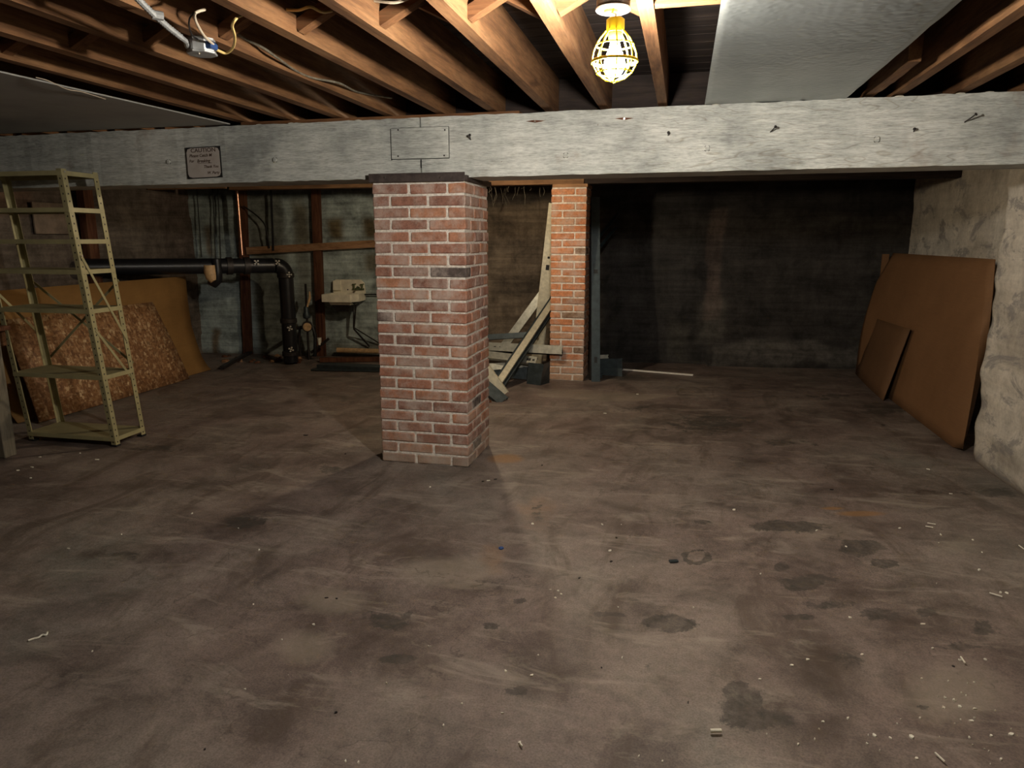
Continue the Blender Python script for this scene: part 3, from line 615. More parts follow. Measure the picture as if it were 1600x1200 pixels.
cl_ = atz(247, 24, 2.115); tag(MB().tube([cl_+Vector((-.012, -.014, 0)), cl_+Vector((.008, .012, 0))], .014, 8).build('cable_strap', 'boxmetal'), 'small metal strap around the ribbed armoured cable', 'strap')
e = jc+Vector((.055, -.005, .03))
wire('white_wire', [e, atz(334, 70, 2.115), atz(321, 58, 2.12), atz(312, 45, 2.125), atz(305, 30, 2.13), atz(306, 20, 2.135), atz(320, 15, 2.16)], .0045, 'wirewhite', 'pale cable looping up from the left junction box')
wire('black_wire', [jc+Vector((0, 0, .05)), atz(302, 57, 2.12), atz(296, 44, 2.125), atz(296, 30, 2.13), atz(302, 20, 2.135)], .0028, 'black', 'thin black wire curving up from the left junction box')
wire('yellow_wire', [e+Vector((-.004, -.008, -.008)), atz(352, 83, 2.10), atz(364, 74, 2.11), atz(367, 57, 2.12), atz(363, 40, 2.13), atz(370, 28, 2.15), atz(378, 24, 2.2)], .005, 'wireyellow', 'yellow cable curling up from the left junction box')
wire('grey_cable', [atz(366, 50, 2.20), atz(385, 62, 2.19), atz(410, 74, 2.175), atz(430, 88, 2.16), atz(465, 112, 2.155), atz(490, 122, 2.155), atz(530, 122+8, 2.16), atz(560, 144, 2.18), atz(612, 153, 2.2)], .005, 'greywood', 'long grey cable sagging along the joists right of the junction box')
wire('thin_cable', [atz(438, 14, 2.22), atz(465, 16, 2.2), atz(485, 11, 2.2), atz(505, 19, 2.2), atz(530, 14, 2.25)], .005, 'wireyellow', 'short tan cable crossing between joists at the top')
wire('upper_cable', [atz(585, 1, 2.2), atz(612, 4, 2.19), atz(630, 1, 2.2), atz(650, -8, 2.25)], .005, 'wirewhite', 'pale cable end at the top edge between joists')
wire('pale_string', [atz(56, 121, 2.115), atz(75, 126, 2.11), atz(104, 139, 2.108), atz(130, 144, 2.112), atz(165, 155, 2.118)], .002, 'wirewhite', 'pale string hanging along the edge of grey ceiling panel')
# ------------------------------------------------------------------ metal shelving unit
sh = thing('shelving_unit', (-4.1, 4.15, 0), 'tall narrow olive-beige metal shelving unit leaning at the left', 'shelf')
T = Vector((.066, -.25, 1.84)); bFR, bBR = Vector((-3.776, 3.998, 0)), Vector((-3.79, 4.298, 0)); bFL, bBL = Vector((-4.50, 3.985, 0)), Vector((-4.515, 4.285, 0))
def post(b, sx, sy):
    pts = [(0, 0), (sx*.038, 0), (sx*.038, sy*.003), (sx*.003, sy*.003), (sx*.003, sy*.038), (0, sy*.038)]
    m = MB(); n = len(pts); vs = [b+T*t+Vector((p[0], p[1], 0)) for t in (0, 1) for p in pts]
    m.add(vs, [(0, 1, 2, 3), (0, 3, 4, 5), (n, n+1, n+2, n+3), (n, n+3, n+4, n+5)]+[(i, (i+1) % n, n+(i+1) % n, n+i) for i in range(n)])
    pst = m.build('post', 'shelfpaint', sh)
    hl = MB()
    for i in range(40):
        c = b+T*((i+.7)/41); 
        if sy > 0: hl.box(c.x+sx*.015, c.x+sx*.023, c.y-.0009, c.y+.0002, c.z-.005, c.z+.005)
        hl.box(c.x-(.0009 if sx > 0 else -.0002)-.0, c.x+.0009, c.y+sy*.015, c.y+sy*.023, c.z-.005, c.z+.005)
    tag(hl.build('bolt_holes', 'iron', pst), kind='stuff')
    fo_ = MB().box(b.x-.004 if sx > 0 else b.x-.042, b.x+.042 if sx > 0 else b.x+.004, b.y-.004 if sy > 0 else b.y-.042, b.y+.042 if sy > 0 else b.y+.004, 0, .012).build('foot', 'black', pst, bevel=.002)
post(bFR, -1, 1); post(bBR, -1, -1); post(bFL, 1, 1); post(bBL, 1, -1)
def tlev(py):
    lo, hi = 0, 1
    for _ in range(30):
        t = (lo+hi)/2; p = bFR+T*t; d = p-_C; yy = 600-FPX*d.dot(_U)/d.dot(_F)
        if yy > py: lo = t
        else: hi = t
    return t
for py in (684, 588, 484, 422, 374, 324, 266):
    t = tlev(py); d_ = T*t
    c0, c1, c2, c3_ = bFL+d_, bFR+d_, bBR+d_, bBL+d_
    e_ = .002
    m = MB(); zt = Vector((0, 0, .0)); 
    m.hull8([c+Vector((0, 0, -.002)) for c in (c0+Vector((.004, .004, 0)), c1+Vector((-.004, .004, 0)), c2+Vector((-.004, -.004, 0)), c3_+Vector((.004, -.004, 0)))]+[c for c in (c0+Vector((.004, .004, 0)), c1+Vector((-.004, .004, 0)), c2+Vector((-.004, -.004, 0)), c3_+Vector((.004, -.004, 0)))])
    shf = m.build('shelf_board', 'shelfdeck', sh)
    rim = MB()
    for a, b, up in ((c0, c1, 0), (c1, c2, 1), (c2, c3_, 0), (c3_, c0, 1)):
        rim.bar(a+Vector((0, 0, -.014)), b+Vector((0, 0, -.014)), .004, .028)
    rim.build('shelf_rim', 'shelfpaint', shf)
def strap(a, b): MB().bar(a, b, .003, .018, (0, 0, 1)).build('diagonal_brace', 'shelfpaint', sh)
tl = lambda b, py: b+T*tlev(py)
ox = Vector((.004, 0, 0))
pA = tl(bFR, 400)+ox+Vector((0, .02, 0)); strap(pA, bBR+T*.39+ox+Vector((0, -.01, 0)))
strap(bFR+T*.45+ox*.5+Vector((0, .02, 0)), bBR+T*.24+Vector((-.006, -.02, 0)))
oy = Vector((0, .008, 0))
strap(bBL+T*.62+oy, bBR+T*.30+oy); strap(bBR+T*.62+oy*1.4, bBL+T*.30+oy*1.4)
strap(bFL+T*.60-ox, bBL+T*.40-ox)
for c in (pA, bFR+T*.99+Vector((.002, .015, 0))): MB().tube([c, c+Vector((.008, 0, 0))], .006, 8).build('bolt', 'chrome', sh)
# ------------------------------------------------------------------ work bench at the left edge
be = thing('workbench', (-4.6, 3.7, 0), 'rough wooden workbench end cut off by the left frame edge', 'workbench')
MB().box(-4.375, -4.285, 3.60, 3.69, 0, .84).build('leg', 'greywood', be, bevel=.004)
MB().box(-4.375, -4.285, 2.75, 2.84, 0, .84).build('leg', 'greywood', be, bevel=.004)
MB().box(-5.5, -5.41, 3.60, 3.69, 0, .84).build('leg', 'greywood', be, bevel=.004)
MB().box(-5.5, -4.27, 3.692, 3.72, .735, .842).build('apron', 'brace', be, bevel=.003)
MB().box(-5.55, -4.20, 2.70, 3.70, .843, .872).build('bench_top', 'redpost', be, bevel=.003)
# ------------------------------------------------------------------ sheets leaning on the left wall
def sheet(name, rows, mat, label, cat, th=.006, nrow=1):
    """rows: list of polylines (bottom to top), each a list of points with equal count"""
    m = MB(); n = len(rows); k = len(rows[0])
    for r in rows: m.v += [tuple(p) for p in r]
    for i in range(n-1):
        for j in range(k-1): a = i*k+j; m.f.append((a, a+1, a+k+1, a+k))
    o = m.build(name, mat, None, True); md = o.modifiers.new('s', 'SOLIDIFY'); md.thickness = th; md.offset = 0; return tag(o, label, cat)
prof = [(-5.0, .004), (-5.045, .05), (-5.10, .14), (-5.145, .30), (-5.185, .5), (-5.20, .75), (-5.21, 1.02)]
rows = [[Vector((x-.0, 4.35+(6.72-4.35)*j/14+.012*math.sin(z*5+j), z)) for j in range(15)] for x, z in prof]
sheet('curved_hardboard', rows, 'hardboard_left', 'large curved ochre hardboard sheet leaning behind the strand board', 'board')
ob = [Vector((-4.85, 4.40, .005)), Vector((-4.885, 6.22, .005))]
tr, tl_ = atx(262, 469, -5.14), atx(18, 487, -5.13)
tr.y = min(tr.y, 6.25)
rows = [[ob[0].lerp(ob[1], j/8).lerp(Vector((-5.10, 4.42, .80)).lerp(Vector((-5.12, 6.08, .80)), j/8), i/5)+Vector((.012*math.sin(math.pi*i/5), 0, 0)) for j in range(9)] for i in range(6)]
sheet('strand_board', rows, 'osb', 'orange flake-patterned strand board behind the shelving unit', 'board', .011)
# post and patch on the left wall
p = atx(148, 400, X0+.12); tag(MB().box(X0+.05, X0+.14, p.y-.07, p.y+.05, .0, 2.12).build('wall_post', 'redpost', None, bevel=.004), 'reddish wooden post against the left wall behind the shelving', 'post')
a, b = atx(56, 362, X0+.05), atx(112, 322, X0+.05)
tag(MB().box(X0+.03, X0+.05, min(a.y, b.y), max(a.y, b.y), min(a.z, b.z)-.02, max(a.z, b.z)+.02).build('plywood_patch', 'patch', None, bevel=.003), 'small pale plywood patch on the left wall seen through the shelves', 'board')
# ------------------------------------------------------------------ studs and rail on the back wall
def wallpost(xa, ya, xb, yb, wpx, mat, label, off=.05):
    a, b = atb(xa, ya, off), atb(xb, yb, off); w_ = (atb(xb+wpx, yb, off)-b).length
    m = MB().bar(Vector((a.x, a.y, 2.12)), Vector((b.x, b.y, .0)), w_, off*1.7, up=(-BWN.x, -BWN.y, 0)); return tag(m.build('wall_stud', mat, None, bevel=.003), label, 'post')
wallpost(380, 320, 388, 556, 12, 'redpost', 'dark reddish stud on the back wall behind the copper pipe', .04)
wallpost(494, 300, 502, 545, 12, 'redpost', 'thick reddish stud on the back wall just left of the sink', .04)
a, b = atb(385, 392, .09), atb(600, 380, .09); tag(MB().bar(a, b, .02, .085, (0, 0, 1)).build('wall_rail', 'board', None, bevel=.002), 'bare wooden rail nailed across the studs above the sink', 'board')
for i, (x, y0, x2, y2) in enumerate(((308, 305, 315, 402), (333, 305, 337, 404), (341, 305, 345, 404))):
    a, b = atb(x, y0, .06), atb(x2, y2, .06); tag(MB().tube([Vector((a.x, a.y, 2.14)), a, b], .006, 6).build('hanging_wire', 'black'), ['leftmost thin dark wire down the pale back wall', 'middle thin dark wire above the tan pipe trap', 'rightmost thin dark wire above the tan pipe trap'][i], 'cable')
a, b = atb(424, 300, .1), atb(427, 392, .1); tag(MB().tube([Vector((a.x, a.y, 2.1)), b], .013, 8).build('thin_black_pipe', 'pipe'), 'thin black pipe dropping to the wooden rail near the elbow', 'pipe')
wire('hanging_cable', [atb(380, 322, .12), atb(400, 336, .12), atb(414, 352, .12), atb(419, 375, .12), atb(421, 388, .12)], .009, 'black', 'drooping black cable beside the copper pipe')
# ------------------------------------------------------------------ big black drain pipe
E_ = Vector((-4.39, 7.33, 0)); zc = lambda p: p
pA = Vector((-4.62, 7.10, 0)); 
def onpipe(px, py, t0=Vector((-4.36, 7.29, 0)), t1=Vector((-5.54, 6.08, 0))):
    d = ray(px, py); nn = Vector((-(t1-t0).y, (t1-t0).x, 0)); return _C+d*((t0-_C).dot(nn)/d.dot(nn))
pr = thing('drain_pipe', (onpipe(447, 560).x, onpipe(447, 560).y, 0), 'thick black drain pipe with elbow crossing the rear left corner', 'pipe')
p0 = onpipe(430, 415); p1_ = onpipe(172, 417); dirp = (p1_-p0).normalized(); far = p0+dirp*1.83
rad = .082
MB().tube([p0+dirp*.02, p0+dirp*.8, far], rad, 20).build('horizontal_run', 'pipe', pr, True)
ve = onpipe(447, 440); arc = [p0+dirp*.02]
vx = Vector((ve.x, ve.y, 0)); 
h1 = p0.z
c1_ = Vector((ve.x, ve.y, h1))
arc = [c1_.lerp(p0, 1.0)]
start = p0; R_ = (Vector((c1_.x, c1_.y, 0))-Vector((start.x, start.y, 0))).length; R_ = max(R_, .11)
dh = -dirp; dh = Vector((dh.x, dh.y, 0)).normalized()
start = c1_-dh*R_
arc = [start + dh*(R_*math.sin(a)) + Vector((0, 0, -R_*(1-math.cos(a)))) for a in [i*math.pi/2/8 for i in range(9)]]
MB().tube(arc, rad*1.04, 20).build('elbow', 'pipe', pr, True)
MB().tube([arc[-1], Vector((c1_.x, c1_.y, .02))], rad, 20).build('vertical_run', 'pipe', pr, True)
for zc_ in (.12, .50, arc[-1].z): MB().lathe((c1_.x, c1_.y, zc_-.03), [(rad+.001, 0), (rad+.012, .008), (rad+.012, .052), (rad+.001, .06)], 20).build('coupling_band', 'iron', pr, True)
for px in (358, 385): 
    c = onpipe(px, 415); c.z = p0.z+(c-p0).length*(p1_.z-p0.z)/(p1_-p0).length; MB().tube([c-dirp*.03, c+dirp*.03], rad+.012, 20).build('coupling_band', 'iron', pr, True)
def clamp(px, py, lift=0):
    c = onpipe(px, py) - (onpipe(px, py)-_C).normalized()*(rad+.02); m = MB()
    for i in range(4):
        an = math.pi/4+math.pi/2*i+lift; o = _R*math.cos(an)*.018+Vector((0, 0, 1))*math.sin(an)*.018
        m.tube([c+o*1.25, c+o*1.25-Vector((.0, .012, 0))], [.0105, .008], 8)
    m.tube([c, c-Vector((0, .012, 0))], .008, 8); m.build('clamp_nut_glint', 'nut_glint', pr, True)  # pale lobes stand for the glints on each clamp
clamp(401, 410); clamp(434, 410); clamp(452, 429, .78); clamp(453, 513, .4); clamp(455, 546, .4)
# tan trap hanging below the run
c = onpipe(338, 424) - Vector((0, .10, 0))
tp = thing('pipe_trap', c, 'tan plastic cap and black trap hanging under the drain pipe', 'pipe')
tp_t = Vector((c.x, c.y, c.z+.07))
MB().tube([tp_t, c, c+Vector((.012, 0, -.06)), c+Vector((.035, 0, -.10))], [.066, .066, .062, .04], 14).build('tan_cap', 'tan', tp, True)
MB().tube([c+Vector((.055, .04, .13)), c+Vector((.06, .04, 0)), c+Vector((.058, .035, -.09)), c+Vector((.02, .03, -.125)), c+Vector((-.03, .04, -.1))], .047, 12).build('trap_bend', 'pipe', tp, True)
# copper pipe
a, b = atb(372, 318, .22), atb(378, 392, .22)
tag(MB().tube([Vector((a.x, a.y, 2.13)), a, b, b+Vector((.0, 0, -.05))], .019, 12).build('copper_pipe', 'copper', None, True), 'shiny vertical copper pipe meeting the black drain pipe', 'pipe')
# water meter cluster
mc = atb(480, 510, .30); wm = thing('water_meter', (mc.x, mc.y, 0), 'dark water meter and valve standing between drain pipe and sink', 'water meter')
MB().tube([Vector((mc.x, mc.y, 0)), Vector((mc.x, mc.y, .25)), Vector((mc.x+.01, mc.y, .9))], .014, 8).build('riser', 'iron', wm, True)
fd = (_C-mc); fd.z = 0; fd.normalize()
MB().tube([mc-fd*.03, mc+fd*.05], .062, 18).build('meter_body', 'iron', wm, True)
MB().tube([mc+fd*.051, mc+fd*.058], .048, 18).build('dial_face', 'tan', wm, True)
MB().lathe((mc.x, mc.y, mc.z+.09), [(.02, 0), (.04, .01), (.045, .05), (.03, .08), (.03, .13), (.018, .15)], 12).build('valve_body', 'darksteel', wm, True)
q = atb(484, 462, .30); MB().tube([Vector((mc.x+.01, mc.y, mc.z+.22)), q+Vector((0, 0, -.02)), q+Vector((.0, 0, .05))], [.012, .016, .008], 8).build('valve_stem', 'tan', wm, True)
MB().tube([onpipe(455, 513), mc+Vector((-.10, 0, -.02)), mc], .022, 10).build('side_pipe', 'iron', wm, True)
MB().tube([mc+Vector((-.10, 0, -.03)), mc+Vector((-.12, 0, -.2)), Vector((mc.x-.11, mc.y, .04))], .016, 8).build('drop_hose', 'iron', wm, True)
MB().tube([mc+Vector((.07, 0, 0)), mc+Vector((.1, .0, -.1)), Vector((mc.x+.08, mc.y, .04))], .02, 8).build('drop_hose', 'pipe', wm, True)
q0, q1 = atb(514, 529, .3), atb(486, 551, .3); MB().bar(q0, q1, .02, .03).build('lever', 'iron', wm)
q = atb(499, 533, .3); MB().tube([q+Vector((0, 0, -.045)), q+Vector((0, 0, .04))], [.02, .028], 8).build('pale_cup', 'porcelain', wm, True)
# ------------------------------------------------------------------ wall sink
def OB(px, py, off): return atb(px, py, off)
sk = thing('wall_sink', OB(540, 470, 0), 'small stained white wall sink with angled corner and old faucet', 'sink')
zt_ = .772; ah = .088
def xy(px, py, off, z): p = OB(px, py, off); return Vector((p.x, p.y, z))
fl_ = atz(502, 460, .785); fc_ = atz(547, 461, .785); c2_ = atz(561, 458, .785); 
depth = .36
bl = OB(512, 440, .02); br = OB(577, 450, .02)
ex3 = Vector((ex.x, ex.y, 0)); nin = -BWN
O_ = Vector((BW0.x, BW0.y, 0)); u0 = (OB(511, 440, 0)-O_).dot(ex3); u1 = (OB(577, 450, 0)-O_).dot(ex3)
front_l = atb(502, 460, depth); u_fl = (front_l-O_).dot(ex3); u_fr = (atb(547, 461, depth)-O_).dot(ex3); u_c = (atb(561, 458, depth*.70)-O_).dot(ex3)
ztop = front_l.z
out_ = [(u_fl, .02), (u_fl, depth), (u_fr, depth), (u_c, depth*.72), (u_c, .02)]
def W3(u, o, z): return O_+ex3*u+nin*o+Vector((0, 0, z))
m = MB(); n = 5
inn = [(u_fl+.03, .06), (u_fl+.03, depth-.03), (u_fr-.012, depth-.03), (u_c-.03, depth*.70-.02), (u_c-.03, .06)]
bas = [(u_fl+.07, .10), (u_fl+.07, depth-.08), (u_fr-.03, depth-.08), (u_c-.08, depth*.6-.02), (u_c-.08, .10)]
L0 = [W3(u, o, ztop-ah) for u, o in out_]; L1 = [W3(u, o, ztop) for u, o in out_]; L2 = [W3(u, o, ztop-.004) for u, o in inn]; L3 = [W3(u, o, ztop-.13) for u, o in bas]
m.v = [tuple(v) for v in L0+L1+L2+L3]
for a in range(3):
    for i in range(5): m.f.append((a*5+i, a*5+(i+1) % 5, a*5+5+(i+1) % 5, a*5+5+i))
m.f.append((15, 16, 17, 18, 19))
so = m.build('basin', 'porcelain', sk, bevel=.004)
m = MB(); und = [(u_fl+.05, .02), (u_fl+.05, depth-.06), (u_fr-.02, depth-.06), (u_c-.05, depth*.6), (u_c-.05, .02)]
m.v = [tuple(W3(u, o, ztop-ah+.01)) for u, o in und]+[tuple(W3(.5*(u+(u_fl+u_c)/2), .5*(o+.16), ztop-.21)) for u, o in und]; m.f = [(i, (i+1) % 5, 5+(i+1) % 5, 5+i) for i in range(5)]+[(5, 6, 7, 8, 9)]
m.build('bowl_underside', 'iron', sk, True)
bt = ztop+.155
sh_ = [(u_fl+.02, ztop-.01), (u_fl+.02, bt-.035), (u_fl+.06, bt), (u_c-.05, bt), (u_c-.01, bt-.04), (u_c, ztop+.02), (u_c, ztop-.01)]
m = MB(); n = len(sh_); m.v = [tuple(W3(u, .005, z)) for u, z in sh_]+[tuple(W3(u, .045, z)) for u, z in sh_]; m.f = [tuple(range(n)), tuple(range(n, 2*n))]+[(i, (i+1) % n, n+(i+1) % n, n+i) for i in range(n)]
m.build('backsplash', 'porcelain', sk, bevel=.003)
m = MB(); m.hull8([W3(u_fl+.03, .046, ztop+.02), W3(u_fl+.13, .046, ztop+.02), W3(u_fl+.13, .08, ztop+.03), W3(u_fl+.03, .08, ztop+.03), W3(u_fl+.03, .046, bt-.01), W3(u_fl+.13, .046, bt-.01), W3(u_fl+.13, .06, bt-.015), W3(u_fl+.03, .06, bt-.015)]); m.build('soap_recess', 'porcelain', sk, bevel=.004)
fu = u_c-.07
m = MB().tube([W3(fu, .05, ztop+.06), W3(fu, .10, ztop+.07), W3(fu+.01, .16, ztop+.05)], .012, 8); m.tube([W3(fu-.07, .07, ztop+.045), W3(fu+.07, .07, ztop+.045)], .01, 8); m.build('faucet', 'brass', sk, True)
for du in (-.05, .05):
    MB().tube([W3(fu+du, .075, ztop+.04), W3(fu+du, .075, ztop+.10)], [.008, .01], 8).build('tap_stem', 'brass', sk, True)
    MB().tube([W3(fu+du-.025, .075, ztop+.10), W3(fu+du+.025, .075, ztop+.105)], .006, 6).build('tap_handle', 'brass', sk, True)
MB().tube([W3((u_fl+u_c)/2, .05, ztop+.035), W3((u_fl+u_c)/2, .052, ztop+.035)], .008, 8).build('overflow', 'iron', sk)
d1, d2, d3 = atb(556, 476, .2), atb(553, 514, .2), atb(577, 541, .05); d4 = atb(592, 536, .05)
MB().tube([d1, d2, d3], .011, 8).build('drain_tube', 'iron', sk, True)
MB().tube([d1+Vector((-.03, 0, 0)), d2+Vector((-.005, 0, .02)), d4], .008, 8).build('drain_tube', 'iron', sk, True)
MB().tube([W3(u_c, .06, ztop-.02), W3(u_c+.35, .06, ztop-.01)], .008, 8).build('supply_pipe', 'iron', sk, True)
# ------------------------------------------------------------------ long pieces lying behind the front pillar
def lay(px0, py0, px1, py1, z, w_, h_, mat, name, label, cat, ch=False, ext=0.0):
    a, b = atz(px0, py0, z), atz(px1, py1, z); b = b+(b-a).normalized()*ext; m = MB()
    if ch: m.channel(a, b, w_, h_)
    else: m.bar(a, b, w_, h_)
    return tag(m.build(name, mat, None), label, cat)
lay(500, 568, 597, 572, .055, .16, .05, 'darksteel', 'steel_channel', 'dark blue-grey steel channel on the floor left of the front pillar, upper one', 'steel channel', True, .5)
lay(488, 577, 597, 579, .012, .09, .012, 'darksteel', 'steel_strip', 'thin dark flat steel strip on the floor below the sink, nearest the camera', 'steel channel', False, .35)
lay(500, 562, 597, 561, .03, .06, .05, 'redpost', 'scrap_board', 'dark reddish scrap board on the floor under the sink', 'board', False, .4)
a, b = atz(527, 547, .09), atz(597, 549, .09); b += (b-a).normalized()*.5
tag(MB().tube([a, b], .03, 14).build('cardboard_tube', 'tan', None, True), 'tan cardboard tube lying on boards below the sink', 'tube')
# rubble heap at the foot of the back-left corner
rng2 = random.Random(3)
for i in range(26):
    px, py = rng2.uniform(345, 470), rng2.uniform(556, 568); p = atz(px, py)
    r = rng2.uniform(.02, .05); m = MB().lathe((p.x, p.y, 0), [(r, 0), (r*.9, r*.4), (r*.4, r*.7)], 6)
    m.v = [(v[0]+rng2.uniform(-.012, .012), v[1]+rng2.uniform(-.012, .012), max(0, v[2]+rng2.uniform(-.004, .004))) for v in m.v]
    tag(m.build('debris_lump', 'redpost' if i % 3 else 'board'), 'small dark crumbled lump of debris at the foot of the drain pipe', 'debris', 'debris lumps at the drain pipe')
a, b = atz(347, 574, .03), atz(395, 548, .03); tag(MB().bar(a, b, .05, .03).build('dark_stick', 'iron'), 'dark flat bar lying in the corner left of the drain pipe', 'bar')
# ------------------------------------------------------------------ steel stud pile beside the rear pillar
def stud(name, a, b, w_, fl_h, up, mat, label, holes=(), g='steel studs piled at the rear pillar'):
    a, b = Vector(a), Vector(b); up = Vector(up); d = (b-a).normalized(); x = d.cross(up).normalized(); u = x.cross(d).normalized()
    ro = MB().channel(a, b, w_, fl_h, .003, up).build(name, mat, None); tag(ro, label, 'steel stud', g)
    for t, hw, hl in holes:
        c = a.lerp(b, t); m = MB(); m.hull8([c-x*hw-d*hl-u*.001, c+x*hw-d*hl-u*.001, c+x*hw+d*hl-u*.001, c-x*hw+d*hl-u*.001, c-x*hw-d*hl+u*.0015, c+x*hw-d*hl+u*.0015, c+x*hw+d*hl+u*.0015, c-x*hw+d*hl+u*.0015]); m.build('knockout_hole', 'black', ro)
    return ro
tocam = Vector((.18, -1, .05))
# tall pale stud leaning behind the pillar
stud('steel_stud', aty(838, 570, 7.62), aty(867, 318, 7.47), .125, .04, tocam, 'palesteel', 'tall bright steel stud leaning up against the left side of rear pillar', [(.62, .018, .028), (.68, .012, .012)])
# big leaning stud in the front
stud('steel_stud', atz(775, 606, .03), aty(878, 452, 7.70), .12, .045, (.15, -1, .55), 'darksteel', 'long open steel stud slanting across the front of pile')
a0, b0 = atz(776, 603, .05), aty(878, 450, 7.66)
stud('steel_stud', a0+Vector((-.0, -.04, .0)), b0+Vector((0, -.04, 0)), .062, .03, (.15, -1, .55), 'palesteel', 'narrow pale steel stud nested on the slanting open stud')
stud('steel_stud', aty(784, 545, 7.72), aty(850, 455, 7.85), .09, .035, (.1, -1, .3), 'steel', 'grey steel stud slanting in front of the brown back wall', [(.93, .012, .03)])
stud('steel_stud', aty(745, 540, 7.04), aty(878, 547, 6.96), .085, .035, (0, -1, .25), 'steel', 'horizontal steel stud whose end pokes in front of rear pillar', [(.22, .004, .012), (.28, .004, .006)])
stud('steel_stud', aty(735, 537, 7.10), aty(878, 541.5, 6.99), .03, .09, (0, -.3, 1), 'iron', 'dark upturned steel stud directly above the horizontal one')
stud('steel_stud', aty(742, 551, 6.96), aty(838, 563, 6.88), .085, .035, (0, -1, 1.0), 'steel', 'lower horizontal steel stud with square cut-outs near its end', [(.88, .016, .022), (.955, .01, .012)])
stud('steel_stud', aty(745, 575, 6.92), aty(826, 568, 6.98), .07, .035, (0, -1, .4), 'steel', 'short steel stud low down in the middle of pile')
stud('steel_stud', aty(738, 575, 6.95), aty(852, 586, 6.95), .13, .04, (0, -1, .2), 'darksteel', 'dark steel stud lying lowest at the back of pile')
stud('steel_stud', aty(738, 528, 7.5), aty(840, 522, 7.55), .06, .035, (0, -1, .3), 'darksteel', 'dark steel stud lying highest at the back of pile')
stud('steel_stud', atz(753, 572, .28)+Vector((0, -.0, 0)), atz(786, 618, .03), .11, .05, (-.5, -.6, .75), 'palesteel', 'stubby steel stud end tipped to the floor right behind the front pillar')
stud('steel_stud', atz(752, 596, .16), atz(787, 626, .012), .12, .03, (.4, -.6, .75), 'darksteel', 'dark steel stud end beneath the stubby tipped one')
# bent dark flashing
a = aty(823, 597, 6.80); b = aty(844, 597, 6.74); c = aty(858, 597, 6.90); zt2 = aty(830, 567, 6.8).z
m = MB(); P_ = []
for (p, tx) in ((a, .015), (b, .03), (c, .0)): P_ += [Vector((p.x, p.y, .0)), Vector((p.x+tx, p.y+.02, zt2))]
m.v = [tuple(v) for v in P_]; m.f = [(0, 2, 3, 1), (2, 4, 5, 3)]
fo = m.build('bent_flashing', 'darksteel'); md = fo.modifiers.new('s', 'SOLIDIFY'); md.thickness = .003; tag(fo, 'dark folded sheet metal flashing standing at the left foot of rear pillar', 'sheet metal')
# right side of the rear pillar
stud('steel_stud', atz(930, 598, .0)+Vector((0, .05, 0)), aty(930.5, 308, 7.32), .085, .05, (.2, -1, 0), 'tealsteel', 'tall dark steel stud standing against the right side of rear pillar', [(.12, .015, .03), (.6, .02, .02)])
stud('steel_stud', atz(919.5, 597, .0)+Vector((0, .1, 0)), aty(921.5, 314, 7.40), .03, .02, (-.9, -.5, 0), 'iron', 'narrow dark steel stud squeezed between rear pillar and tall stud')
stud('steel_stud', aty(936, 370, 7.6), aty(966, 333, 7.9), .03, .02, (0, -1, .2), 'tealsteel', 'upper of two short dark slanting stud ends right of rear pillar')
stud('steel_stud', aty(938, 385, 7.6), aty(962, 355, 7.9), .03, .02, (0, -1, .2), 'tealsteel', 'lower of two short dark slanting stud ends right of rear pillar')
stud('steel_stud', aty(925, 570, 7.55), aty(972, 569, 7.5), .12, .04, (0, -1, .15), 'tealsteel', 'upper short dark stud lying right of the rear pillar')
stud('steel_stud', aty(925, 583, 7.45), aty(972, 583, 7.4), .10, .04, (0, -1, .15), 'tealsteel', 'middle short dark stud lying right of the rear pillar')
stud('steel_stud', aty(925, 590, 7.28), aty(941, 590, 7.26), .09, .04, (0, -1, .15), 'tealsteel', 'shortest dark stud stub on the floor right of rear pillar')
stud('steel_stud', aty(925, 558, 7.6), aty(950, 557, 7.58), .04, .03, (0, -1, .15), 'steel', 'small grey stud stub topping the short stack right of rear pillar')
lay(972, 577, 1083, 586, .012, .022, .016, 'white', 'white_strip', 'thin white strip lying on the floor right of the rear pillar', 'strip')
# ------------------------------------------------------------------ boards leaning on the right wall
tlc, trc = Vector((2.09, 8.2, 1.274)), aty(1555, 405, 5.6); blc = Vector((1.87, 8.15, .004))
m_rows = []; NR, NC = 14, 18
for i in range(NR+1):
    t = i/NR; row = []
    for j in range(NC+1):
        s = [0, .046, .054][j] if j < 3 else .054+(1-.054)*(j-2)/(NC-2)
        bot_ = Vector((1.87, 8.15, .004)).lerp(Vector((1.887, 5.18, .004)), s)
        if s > .93: bot_ = Vector((1.885, 5.16, .004)).lerp(Vector((2.0, 5.40, .13)), (s-.93)/.07)
        elif s > .0: bot_ = Vector((1.87, 8.15, .004)).lerp(Vector((1.885, 5.16, .004)), s/.93)
        top_ = tlc.lerp(trc, s)
        if s < .05: top_ = Vector((2.01, 8.25-.1*s, .98))
        p = bot_.lerp(top_, t); p.x -= .075*math.sin(math.pi*t)*(1-s)*.5 - .03*math.sin(math.pi*t)*s
        row.append(p)
    m_rows.append(row)
sheet('hardboard_sheet', m_rows, 'cardboard', 'large brown hardboard sheet leaning along the right wall', 'board', .005)
a, b, c, d = Vector((1.86, 8.12, .004)), Vector((1.80, 6.77, .004)), Vector((1.945, 6.74, .651)), Vector((1.955, 7.98, .62))
rows = [[a.lerp(b, j/6).lerp(d.lerp(c, j/6), i/6)+Vector((-.012*math.sin(math.pi*j/6), 0, 0)) for j in range(7)] for i in range(7)]
sheet('hardboard_offcut', rows, 'cardboard2', 'smaller darker hardboard piece leaning on the large brown sheet', 'board', .006)
